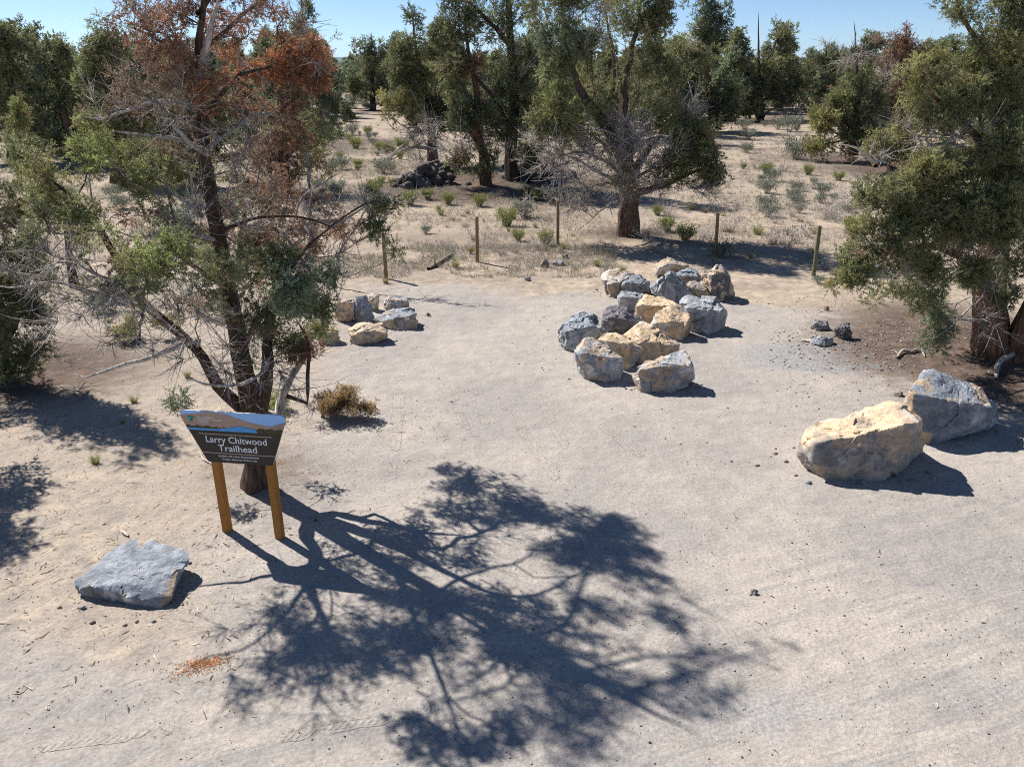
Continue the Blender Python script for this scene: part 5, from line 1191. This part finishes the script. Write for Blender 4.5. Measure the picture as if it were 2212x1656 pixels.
for px, py in ((540, 330), (480, 290), (400, 300), (580, 280), (350, 330), (120, 280), (190, 300), (60, 250), (1230, 268), (1000, 262), (1080, 250), (960, 258), (1160, 255), (1420, 268), (1450, 250), (2000, 290), (2080, 300), (2150, 280), (1740, 222), (1830, 228), (900, 240), (870, 246), (560, 235), (1300, 252), (1380, 246), (2040, 250), (1960, 258), (1180, 285), (1245, 278), (1310, 290), (1400, 285), (1440, 292), (1575, 262), (985, 280), (930, 272), (1040, 292), (895, 262), (1120, 270), (1780, 262), (1815, 280), (1890, 290), (1935, 275), (2060, 275), (2120, 320), (2200, 300), (20, 300), (90, 330), (160, 350), (230, 320), (330, 290), (450, 330), (520, 300), (600, 290), (640, 262), (690, 250), (365, 262), (1590, 246), (1720, 240), (1350, 275)):
    far_spot(px, py, .95)
for v in range(7):
    if not used_var[v]:
        for ch in list(VAR[v].children): bpy.data.objects.remove(ch)
        bpy.data.objects.remove(VAR[v])

def far_wood():
    r = np.random.default_rng(5); n = 9500
    d = 200 * (5200 / 200) ** (r.uniform(0, 1, n) ** 1.1); a = np.radians(r.uniform(-52, 52, n)); x = d * np.sin(a); y = d * np.cos(a)
    keep = vnoise(np.stack([x / 160, y / 160, x * 0], -1), 3) > -.35; x, y, d = x[keep], y[keep], d[keep]; n = len(x)
    C, S, T, O = [], [], [], []
    for i in range(n):
        h = r.uniform(5, 9.5); m = 11 if d[i] < 700 else 5
        for k in range(m):
            f = (k + .5) / m; w = h * .2 * (1.1 - .8 * f)
            C.append((x[i] + r.normal() * w * .6, y[i] + r.normal() * w * .6, h * (.12 + .8 * f))); S.append(h * .17 * r.uniform(.8, 1.3) * (1.1 - .45 * f)); T.append(np.array(KIND['gbbb'[int(r.integers(0, 4))]]) * r.uniform(.75, 1.2)); O.append((0, 0, 1))
    V, F, T = clumps(np.array(C), np.array(S), np.array(T), np.array(O, float), 'tiny', r)
    tag(link('distant_woodland', make_mesh('distant_woodland', V, F, T, False, [M_FOL])), 'dark juniper woodland covering the plateau to the horizon', 'woodland', kind='stuff')
far_wood()

def hills():
    a = np.radians(np.linspace(-60, 60, 260)); prof = 150 + 120 * fbm(np.stack([a * 3.2, a * 0, a * 0 + 3], -1), 4, 61) + 25 * fbm(np.stack([a * 22, a * 0, a * 0], -1), 3, 62)
    prof = np.clip(prof, 70, None); R = [11500, 13000, 14500, 17500]; Hh = [0, .55, 1.0, .0]; V = []
    for r_, h_ in zip(R, Hh):
        hh = prof * h_ * (1 + .15 * fbm(np.stack([a * 30, a * 0 + r_ * .01, a * 0], -1), 3, 63)); V.append(np.stack([r_ * np.sin(a), r_ * np.cos(a), hh - 3], -1))
    V = np.concatenate(V); n = len(a); idx = np.arange(4 * n).reshape(4, n)
    F = np.stack([idx[:-1, :-1], idx[:-1, 1:], idx[1:, 1:], idx[1:, :-1]], -1).reshape(-1, 4)
    m = simple_mat('wooded_hills', (.075, .085, .06), .95, .4, .002)
    tag(link('hills', make_mesh('hills', V, F, None, True, [m])), 'low blue wooded hills along the horizon', None, kind='structure')
hills()

# ------------------------------------------------------------------ brush, grass and litter
def blades(n, h, spread, width, lean, col, rng, base_r, seg=3):
    """curved blades or stems rising from a small foot"""
    a = rng.uniform(0, 6.28, n); r = base_r * np.sqrt(rng.uniform(0, 1, n)); p0 = np.stack([r * np.cos(a), r * np.sin(a), np.full(n, -.02)], -1)
    out = np.stack([np.cos(a), np.sin(a), np.zeros(n)], -1) * (spread * rng.uniform(.2, 1.1, (n, 1))) + rng.normal(size=(n, 3)) * .12 * spread
    hh = h * rng.uniform(.55, 1.1, (n, 1)); V = []
    side = unit(np.cross(out + rng.normal(size=(n, 3)) * .3, np.array([0, 0, 1.])))
    for k in range(seg + 1):
        f = k / seg; c = p0 + out * f ** (1.0 + lean) + np.array([0, 0, 1.]) * hh * (f - .25 * lean * f * f); w = width * (1 - f * .85)
        V += [c - side * w, c + side * w]
    V = np.stack(V, 1); m = 2 * (seg + 1); b = (np.arange(n) * m)[:, None]
    F = np.concatenate([np.concatenate([b + 2 * k, b + 2 * k + 1, b + 2 * k + 3, b + 2 * k + 2], 1) for k in range(seg)])
    T = np.repeat(np.array(col)[None] * rng.uniform(.7, 1.25, (n, 1)), m, 0)
    return V.reshape(-1, 3), F, T, V[:, -2:].mean(1), unit(out + np.array([0, 0, .6]))
def leafy(P, D, num, size, col, rng, spread=.05):
    n = len(P) * num; p = np.repeat(P, num, 0) + rng.normal(size=(n, 3)) * spread; d = unit(np.repeat(D, num, 0) + rng.normal(size=(n, 3)) * .7)
    s = unit(np.cross(d, rng.normal(size=(n, 3)))); l = size * rng.uniform(.6, 1.3, (n, 1))
    V = np.stack([p, p + d * l * .5 + s * l * .22, p + d * l, p + d * l * .5 - s * l * .22], 1)
    T = np.repeat(np.array(col)[None] * rng.uniform(.7, 1.3, (n, 1)), 4, 0)
    return V.reshape(-1, 3), np.arange(n * 4).reshape(-1, 4), T
def join(parts):
    V, F, T = [], [], []; b = 0
    for p in parts: V.append(p[0]); F.append(p[1] + b); T.append(p[2]); b += len(p[0])
    return np.concatenate(V), np.concatenate(F), np.concatenate(T)
PLANTS = {}
def plant_mesh(kind, v):
    r = np.random.default_rng(500 + v * 13 + sum(map(ord, kind)))
    if kind == 'sagebrush':
        a = blades(46, .55, .42, .006, .2, (.24, .21, .19), r, .08); b = leafy(a[3], a[4], 16, .085, (.215, .235, .185), r, .075); mid = a[3] * .72 + r.normal(size=a[3].shape) * .05; c = leafy(mid, a[4], 7, .08, (.18, .195, .155), r, .08); q = join([a[:3], b, c])
    elif kind == 'grey_brush':
        a = blades(70, .45, .45, .005, .3, (.33, .29, .265), r, .1); b = leafy(a[3], a[4], 5, .05, (.36, .33, .30), r, .10); q = join([a[:3], b])
    elif kind == 'rabbitbrush':
        a = blades(110, .62, .30, .008, .1, (.22, .235, .085), r, .14); b = leafy(a[3], a[4], 7, .075, (.27, .295, .095), r, .06); mid = a[3] * .75; c = leafy(mid, a[4], 5, .075, (.19, .20, .08), r, .07); q = join([a[:3], b, c])
    elif kind == 'bunch_grass':
        a = blades(120, .38, .24, .005, .5, (.24, .26, .08), r, .07); b = blades(60, .30, .26, .005, .6, (.42, .34, .18), r, .08); q = join([a[:3], b[:3]])
    else:  # dry tuft
        a = blades(80, .26, .2, .005, .7, (.44, .37, .26), r, .08); q = join([a[:3]])
    return make_mesh(kind, q[0], q[1], q[2], False, [M_SHRUB])
for k in ('sagebrush', 'grey_brush', 'rabbitbrush', 'bunch_grass', 'dry_tuft'): PLANTS[k] = [plant_mesh(k, v) for v in range(4)]
rp = np.random.default_rng(91)
CATS = {'sagebrush': 'sagebrush', 'grey_brush': 'dry brush', 'rabbitbrush': 'shrub', 'bunch_grass': 'grass tuft', 'dry_tuft': 'grass tuft'}
def plant(kind, px, py, s, label, group=None):
    g = gnd(px, py); o = link(kind, PLANTS[kind][int(rp.integers(0, 4))]); o.location = (g[0], g[1], float(hgt(g[0], g[1])[0])); sc = s * rp.uniform(.65, 1.3)
    o.scale = (sc, sc, sc * rp.uniform(.85, 1.1)); o.rotation_euler = (0, 0, rp.uniform(0, 6.28)); tag(o, label, CATS[kind], group); return g
single = [
 ('bunch_grass', 207, 1000, .55, 'yellow-green grass tuft alone on the dirt, left of the sign'), ('bunch_grass', 985, 578, 1.0, 'bright green tuft at the foot of the orange-brown fence post'), ('rabbitbrush', 1036, 445, 1.1, 'yellow-green bush upslope from the tallest-looking post'),
 ('rabbitbrush', 968, 442, .8, 'small loose green bush on the slope above the orange-brown post'), ('sagebrush', 1130, 470, 1.7, 'large silver sagebrush with open stems, uphill of the tallest-looking post'), ('grey_brush', 1085, 455, 1.0, 'ash-grey bush left of the large silver sagebrush'),
 ('rabbitbrush', 1095, 488, 1.0, 'green broad bush below the large silver sagebrush'), ('rabbitbrush', 1120, 520, .8, 'green bush between the two middle fence posts'), ('grey_brush', 1165, 540, 1.5, 'sprawling olive-grey brush leaning on the tallest-looking post'), ('rabbitbrush', 1180, 530, .9, 'green growth inside the sprawling olive-grey brush'),
 ('sagebrush', 920, 505, .55, 'round pale green sage dot on bare slope'), ('rabbitbrush', 1017, 548, .5, 'small bright bush touching the orange-brown fence post'), ('bunch_grass', 833, 612, 1.0, 'green grass at the foot of the post below the green bough'), ('bunch_grass', 1290, 575, .9, 'low green weed patch behind the bright tan-white boulder'), ('bunch_grass', 1345, 585, .9, 'second low green weed patch behind the boulder heap'),
 ('rabbitbrush', 1440, 500, 1.4, 'green bush in the shade right of the central trunk'), ('rabbitbrush', 1480, 520, 1.3, 'dark green bush in the shade by the post behind the heap'), ('grey_brush', 1400, 520, 1.2, 'shaded brush just right of the central trunk'), ('sagebrush', 1560, 555, 1.0, 'shaded bush beside the post behind the heap'),
 ('rabbitbrush', 1140, 425, 1.3, 'tall yellow-green bush in the shade of the lava mound'), ('rabbitbrush', 1160, 432, 1.2, 'second yellow-green bush in the shade of the lava mound'), ('sagebrush', 1200, 440, 1.4, 'grey-green bush at the edge of the mound shade'), ('rabbitbrush', 924, 430, .8, 'upright bush below the craggy lava outcrop'), ('bunch_grass', 948, 452, .8, 'small pale tuft below the craggy lava outcrop'),
 ('rabbitbrush', 847, 400, .9, 'fan-shaped green bush left of the craggy lava outcrop'), ('rabbitbrush', 769, 321, 1.5, 'round green bush on the sand, larger of the close pair'), ('rabbitbrush', 755, 304, 1.2, 'small round green bush on the sand, upper of the close pair'), ('sagebrush', 735, 300, 1.7, 'dusty sage in the row at the edge of the sand'), ('sagebrush', 762, 292, 1.7, 'rounded blue-grey sage at the edge of the sand'), ('rabbitbrush', 795, 290, 1.5, 'green bush ending the row at the edge of the sand'),
 ('grey_brush', 735, 330, 1.6, 'thin grey bush beside the larger round green bush'), ('rabbitbrush', 820, 325, 1.3, 'greenish bush under the long grey fallen limb'), ('sagebrush', 828, 375, 1.3, 'grey-green sage upslope of the snag'), ('grey_brush', 855, 378, 1.5, 'pale grey brush beside the grey-green sage'), ('grey_brush', 690, 365, 1.2, 'brown-grey brush under the yellowing bough'),
 ('bunch_grass', 405, 815, .7, 'green grass tuft behind the sign, near the dead limb'), ('bunch_grass', 290, 870, .5, 'thin grass tuft at the edge of the shade left of the sign'), ('bunch_grass', 265, 915, .5, 'grass tuft in the shade left of the sign'), ('rabbitbrush', 605, 885, .9, 'bright yellow-green brush at the foot of the half-dead trunk'), ('rabbitbrush', 575, 905, .7, 'yellow-green sprigs directly behind the sign top'),
 ('sagebrush', 1767, 612, .7, 'blue-green weed clump at the foot of the greenish post'), ('bunch_grass', 682, 1125, .25, 'tiny green sprout in the tree shade by the sign'),
 ('rabbitbrush', 1655, 375, 1.1, 'yellow-green bush beside grey brush on the far sand'), ('rabbitbrush', 1605, 365, .9, 'smaller yellow-green bush on the far sand'), ('grey_brush', 1622, 345, 1.6, 'grey brush standing on the far sand'), ('grey_brush', 1635, 365, 1.8, 'wide dark-grey brush right beside the yellow-green pair'), ('sagebrush', 1720, 345, 2.6, 'biggest sagebrush in front of the yellowish snag-topped juniper'), ('grey_brush', 1695, 370, 1.6, 'open grey brush with bare stems on the far sand'),
 ('rabbitbrush', 1745, 378, 1.2, 'green bush on duff below the yellowish juniper'), ('rabbitbrush', 1810, 390, .9, 'green bush close to the big olive bough'), ('sagebrush', 1775, 420, 1.1, 'blue-green sage on the sand near the big olive bough'), ('sagebrush', 1772, 438, .9, 'low green sage in front of the blue-green one'), ('sagebrush', 1800, 428, .7, 'small sage right of the blue-green one'),
 ('grey_brush', 1830, 455, 1.7, 'wide pale dead brush lying on the sand by the big bough'), ('grey_brush', 1860, 450, 1.5, 'second pale dead brush by the big bough'), ('sagebrush', 1615, 302, 1.8, 'rounded sage on the far sand below the spiked juniper'), ('sagebrush', 1607, 279, 2.0, 'sage at the edge of the duff below the spiked juniper'), ('sagebrush', 1705, 285, 2.6, 'broad grey sage at the far edge of the sand'), ('sagebrush', 1680, 280, 2.0, 'sage left of the broad grey one at the far edge'),
 ('rabbitbrush', 1840, 500, .9, 'brush in the shade behind the greenish post'), ('grey_brush', 1750, 560, 1.0, 'dry tangle left of the greenish post'), ('grey_brush', 1785, 580, .9, 'dry tangle under the bough right of the greenish post'), ('rabbitbrush', 1420, 465, .7, 'yellow-tipped bush on sunny sand right of the central trunk'),
]
for k, px, py, s, lab in single: plant(k, px, py, s * (.72 if k == 'rabbitbrush' else .75), lab)
fields = [  # (px range, py range, number, kinds, scale, phrase)
 ((640, 900), (268, 460), 95, ('sagebrush', 'grey_brush', 'grey_brush', 'dry_tuft', 'rabbitbrush'), (.5, 1.05), 'on the open slope between the half-dead juniper and the lava mound'),
 ((680, 800), (196, 240), 34, ('sagebrush', 'sagebrush', 'grey_brush'), (1.5, 2.6), 'in the far sage flat seen through the gap in the trees'),
 ((1560, 1760), (262, 440), 26, ('grey_brush', 'sagebrush', 'dry_tuft'), (.45, 1.0), 'on the far sandy opening right of the central juniper'),
 ((1640, 1860), (380, 480), 26, ('grey_brush', 'grey_brush', 'sagebrush', 'dry_tuft'), (.45, .9), 'on the sand before the big olive bough'),
 ((880, 1330), (425, 560), 34, ('grey_brush', 'dry_tuft', 'bunch_grass', 'dry_tuft'), (.5, 1.0), 'on the slope just behind the fence'),
 ((1390, 1760), (450, 560), 40, ('grey_brush', 'bunch_grass', 'dry_tuft', 'dry_tuft'), (.6, 1.2), 'in the broken shade behind the boulder heap'),
 ((100, 640), (420, 700), 34, ('grey_brush', 'bunch_grass', 'dry_tuft', 'sagebrush'), (.7, 1.3), 'glimpsed through the dead branches at the left'),
]
NM = {'sagebrush': 'grey-green sagebrush', 'grey_brush': 'leafless grey brush', 'dry_tuft': 'straw-coloured grass tuft', 'rabbitbrush': 'yellow-green rabbitbrush', 'bunch_grass': 'green-and-straw grass tuft'}
for (xa, xb), (ya, yb), n, kinds, (sa, sb), ph in fields:
    for _ in range(n):
        k = kinds[int(rp.integers(0, len(kinds)))]; plant(k, rp.uniform(xa, xb), rp.uniform(ya, yb), rp.uniform(sa, sb), NM[k] + ' ' + ph, NM[k] + ' ' + ph)

def scatter_px(n, xr, yr, rng):
    """points spread evenly over the ground inside a quadrilateral of the photograph"""
    c = [gnd(x, y)[:2] for x, y in ((xr[0], yr[1]), (xr[1], yr[1]), (xr[1], yr[0]), (xr[0], yr[0]))]; c = np.array(c)
    s = rng.uniform(0, 1, n); t = rng.uniform(0, 1, n)
    w0 = np.linalg.norm(c[1] - c[0]); w1 = np.linalg.norm(c[2] - c[3]); 
    t = (-w0 + np.sqrt(w0 ** 2 + t * (w1 ** 2 - w0 ** 2))) / (w1 - w0) if abs(w1 - w0) > .01 else t
    a = c[0] + (c[1] - c[0]) * s[:, None]; b = c[3] + (c[2] - c[3]) * s[:, None]; p = a + (b - a) * t[:, None]
    return p[:, 0], p[:, 1]

def grass_cover():
    r = np.random.default_rng(17); parts = []
    for xr, yr, n, th in (((560, 1340), (300, 545), 42000, -.2), ((1390, 1880), (290, 575), 26000, -.05), ((0, 640), (330, 700), 20000, -.2), ((640, 1330), (530, 600), 6000, .0)):
        x, y = scatter_px(n, xr, yr, r); keep = fbm2(x, y, .45, 3, 71) + .45 * fbm2(x, y, 2.2, 2, 72) > th; x, y = x[keep], y[keep]; m = len(x)
        z = hgt(x, y); P = np.stack([x, y, z - .01], -1); k = 4; P = np.repeat(P, k, 0) + r.normal(size=(m * k, 3)) * np.array([.035, .035, 0])
        d = r.normal(size=P.shape) * .07; d[:, 2] = r.uniform(.06, .21, len(P)); s = unit(np.cross(d, r.normal(size=P.shape))) * .0055
        V = np.stack([P - s, P + s, P + d], 1); c = np.array((.43, .39, .32)) * r.uniform(.55, 1.15, (m, 1)); g = r.uniform(size=m) < .12; c[g] = np.array((.24, .26, .10))
        gr = r.uniform(size=m) < .3; c[gr] = np.array((.30, .28, .26)) * r.uniform(.7, 1.1, (gr.sum(), 1))
        parts.append((V.reshape(-1, 3), np.arange(len(P) * 3).reshape(-1, 3), np.repeat(np.repeat(c, k, 0), 3, 0)))
    V, F, T = join(parts)
    tag(link('dry_grass', make_mesh('dry_grass', V, F, T, False, [M_SHRUB])), 'thin dry grass and stubble over the slope behind the fence', 'grass', kind='stuff')
grass_cover()

def sticks(x, y, ln, wd, tint, rng, lift=.004):
    n = len(x); a = rng.uniform(0, 6.28, n); z = hgt(x, y) + lift + wd * .5; c = np.stack([x, y, z], -1); d = np.stack([np.cos(a), np.sin(a), rng.normal(size=n) * .05], -1); s = np.stack([-np.sin(a), np.cos(a), np.zeros(n)], -1); u = np.array([0, 0, 1.])
    K = 3; V = []
    bend = rng.normal(size=(n, 1)) * .12
    for k in range(K):
        f = k / (K - 1) - .5; w = (wd * (1 - .5 * abs(f) * 2))[:, None]; q = c + d * (ln * f)[:, None] + s * (ln[:, None] * bend * (1 - 4 * f * f))
        V += [q - s * w, q + u * w * .8, q + s * w]
    V = np.stack(V, 1); b = (np.arange(n) * 9)[:, None]
    F = np.concatenate([np.concatenate([b + 3 * k + i, b + 3 * k + i + 1, b + 3 * k + 3 + i + 1, b + 3 * k + 3 + i], 1) for k in range(K - 1) for i in (0, 1)])
    return V.reshape(-1, 3), F[:, ::-1], np.repeat(tint, 9, 0)
def litter():
    r = np.random.default_rng(23); parts = []
    for xr, yr, n, kind in (((-20, 640), (880, 1330), 900, 0), ((0, 560), (1150, 1560), 380, 0), ((600, 1000), (860, 1180), 350, 0), ((900, 2200), (1050, 1656), 260, 1), ((1700, 2212), (640, 900), 900, 0), ((700, 1500), (560, 1050), 300, 1), ((850, 1400), (380, 560), 700, 0), ((100, 620), (620, 900), 900, 0)):
        x, y = scatter_px(n, xr, yr, r); m = len(x); big = r.uniform(size=m) ** 4
        ln = .02 + .16 * big; wd = .0022 + .006 * r.uniform(size=m) ** 2
        if kind: ln = ln * .6; wd = wd * .8
        c = np.where(r.uniform(size=(m, 1)) < .35, np.array((.62, .55, .46)) * r.uniform(.8, 1.15, (m, 1)), np.where(r.uniform(size=(m, 1)) < .5, np.array((.22, .17, .13)), np.array((.36, .27, .19))) * r.uniform(.6, 1.2, (m, 1)))
        parts.append(sticks(x, y, ln, wd, c, r))
    V, F, T = join(parts); tag(link('twig_litter', make_mesh('twig_litter', V, F, T, False, [M_WOOD])), 'scattered twigs, bark chips and splinters on the dirt', 'litter', kind='stuff')
    parts = []; D, F0 = ICO[3] if False else (None, None)
    bm = bmesh.new(); bmesh.ops.create_icosphere(bm, subdivisions=1, radius=1); I = np.array([v.co[:] for v in bm.verts]); IF = np.array([[v.index for v in f.verts] for f in bm.faces]); bm.free()
    for xr, yr, n, s0 in (((0, 2212), (1200, 1656), 1500, .0065), ((1100, 2212), (1000, 1656), 900, .0075), ((700, 1700), (560, 1000), 900, .012), ((1700, 2212), (640, 900), 900, .014), ((1660, 2010), (715, 800), 900, .016), ((1880, 2100), (690, 740), 380, .018), ((0, 700), (900, 1400), 900, .006), ((880, 1560), (300, 560), 500, .025)):
        x, y = scatter_px(n, xr, yr, r); m = len(x); s = s0 * (.45 + 1.3 * r.uniform(size=m) ** 5)
        c = np.stack([x, y, hgt(x, y) + s * .25], -1); Q = I[None] * (1 + r.uniform(-.3, .3, (m, len(I), 1))) * s[:, None, None] * np.array([1.2, 1, .65]) + c[:, None, :]
        col = np.where(r.uniform(size=(m, 1)) < .4, np.array((.16, .15, .145)), np.where(r.uniform(size=(m, 1)) < .5, np.array((.55, .50, .44)), np.array((.36, .33, .31)))) * r.uniform(.7, 1.2, (m, 1))
        parts.append((Q.reshape(-1, 3), ((np.arange(m) * len(I))[:, None, None] + IF[None]).reshape(-1, 3), np.repeat(col, len(I), 0)))
    for (fx, fy, rx, ry) in FEET:        # chips and crumbs lying round the foot of every boulder
        m = int(26 * max(.3, rx)); an = r.uniform(0, 6.28, m); k = r.uniform(.85, 1.35, m); x = fx + np.cos(an) * rx * k; y = fy + np.sin(an) * ry * k; s = r.uniform(.006, .028, m) * (.5 + rx)
        c = np.stack([x, y, hgt(x, y) + s * .2], -1); Q = I[None] * (1 + r.uniform(-.35, .35, (m, len(I), 1))) * s[:, None, None] * np.array([1.2, 1, .6]) + c[:, None, :]
        col = np.where(r.uniform(size=(m, 1)) < .5, np.array((.28, .29, .30)), np.array((.42, .35, .27))) * r.uniform(.6, 1.2, (m, 1))
        parts.append((Q.reshape(-1, 3), ((np.arange(m) * len(I))[:, None, None] + IF[None]).reshape(-1, 3), np.repeat(col, len(I), 0)))
    V, F, T = join(parts); tag(link('pebbles', make_mesh('pebbles', V, F, T, False, [M_SHRUB])), 'gravel and small pebbles scattered on the dirt', 'gravel', kind='stuff')
litter()

def log(label, pts, radii, tint, name='dead_branch', side=0, seed=1):
    rng = np.random.default_rng(seed); P = []
    for (px, py, up) in pts: g = gnd(px, py); P.append(np.array([g[0], g[1], g[2] + up]))
    P = catmull(np.column_stack([np.array(P), radii]), .12); g0 = P[0, :3].copy(); ch = [P[:, :3]]; R = [P[:, 3]]
    for _ in range(side):
        i = int(rng.integers(1, len(P) - 1)); d = unit(rng.normal(size=3) + np.array([0, 0, .9])); l = rng.uniform(.15, .4); ch.append(np.array([P[i, :3], P[i, :3] + d * l * .5, P[i, :3] + (d + rng.normal(size=3) * .2) * l])); R.append(np.array([.6, .4, .15]) * P[i, 3])
    V, F, T = tubes(ch, R, [np.array(tint)] * len(ch)); tag(link(name, make_mesh(name, V - g0, F, T, True, [M_WOOD]), None, g0), label, 'dead branch')
log('grey-brown log half buried beside the bright green tuft', [(925, 584, .04), (950, 570, .05), (978, 552, .05)], [.05, .06, .04], (.22, .18, .15), side=2, seed=2)
log('crooked bleached branch lying on duff under the big juniper', [*[(x, y, u) for x, y, u in ((1937, 775, .03), (1950, 762, .06), (1968, 763, .03), (1985, 758, .07), (1998, 772, .02))]], [.02, .035, .03, .03, .012], (.42, .38, .34), side=3, seed=3)
log('thick pale dead limb at the right edge, beside the blue-grey boulder', [(2150, 822, .03), (2155, 795, .12), (2185, 780, .16), (2225, 765, .2)], [.03, .05, .05, .05], (.45, .42, .39), side=3, seed=4)
log('bleached splintered wood slab beside the flat slate-grey stone', [(1731, 736, .02), (1748, 739, .03), (1768, 743, .02)], [.02, .03, .012], (.66, .60, .52), seed=5)
log('long grey fallen limb sloping down left of the craggy lava outcrop', [(815, 360, .05), (850, 340, .25), (885, 318, .55), (905, 300, .8)], [.03, .06, .07, .08], (.30, .27, .25), side=6, seed=6)
log('white curved stick on the dirt behind the left sign post', [(432, 975, .01), (440, 995, .03), (455, 1003, .03), (470, 1012, .01)], [.01, .016, .014, .006], (.55, .50, .45), seed=7)
log('single white wood chip on the dirt near the orange stain', [(333, 1415, .008), (338, 1424, .01), (343, 1432, .008)], [.008, .012, .005], (.72, .67, .58), seed=8, name='wood_chip')
log('pale wood chip between the slab and the left sign post', [(262, 1147, .012), (270, 1153, .015), (277, 1158, .01)], [.012, .02, .012], (.70, .64, .55), seed=9, name='wood_chip')
log('dark mossy yellow limb resting on the ground by the squat olive juniper', [(1890, 362, .1), (1862, 345, .4), (1845, 325, .9), (1830, 310, 1.2)], [.10, .10, .08, .04], (.27, .22, .06), side=4, seed=10)
log('bare white limb leaning up in front of the squat olive juniper', [(1845, 312, .1), (1870, 290, .9), (1890, 262, 1.8), (1898, 243, 2.3)], [.09, .08, .06, .03], (.42, .39, .37), side=4, seed=11)

def stain():
    r = np.random.default_rng(31); c = gnd(437, 1437); n = 420; x = c[0] + r.normal(size=n) * .14; y = c[1] + r.normal(size=n) * .055 + (x - c[0]) * .35
    V, F, T = sticks(x, y, r.uniform(.012, .05, n), np.full(n, .0028), np.array((.50, .215, .085)) * r.uniform(.6, 1.2, (n, 1)), r)
    tag(link('dead_needles', make_mesh('dead_needles', V, F, T, False, [M_WOOD])), 'patch of orange dead juniper needles on the dirt', 'needle litter', kind='stuff')
stain()

# ------------------------------------------------------------------ the air between here and the hills
def haze():
    m, n, out = new_mat('haze_air')
    v = N(n, 'ShaderNodeVolumePrincipled'); v.inputs['Color'].default_value = (.50, .70, .98, 1); v.inputs['Density'].default_value = 2.0e-5; v.inputs['Anisotropy'].default_value = 0.2
    L(n, v.outputs[0], out.inputs['Volume'])
    s = 48000; z0, z1 = -60.0, 420.0
    V = np.array([(x, y, z) for z in (z0, z1) for y in (-s, s) for x in (-s, s)], float)
    F = np.array([(0, 2, 3, 1), (4, 5, 7, 6), (0, 1, 5, 4), (2, 6, 7, 3), (0, 4, 6, 2), (1, 3, 7, 5)])
    tag(link('haze', make_mesh('haze', V, F, None, False, [m])), 'thin blue air over the plateau', 'haze', kind='stuff')
haze()
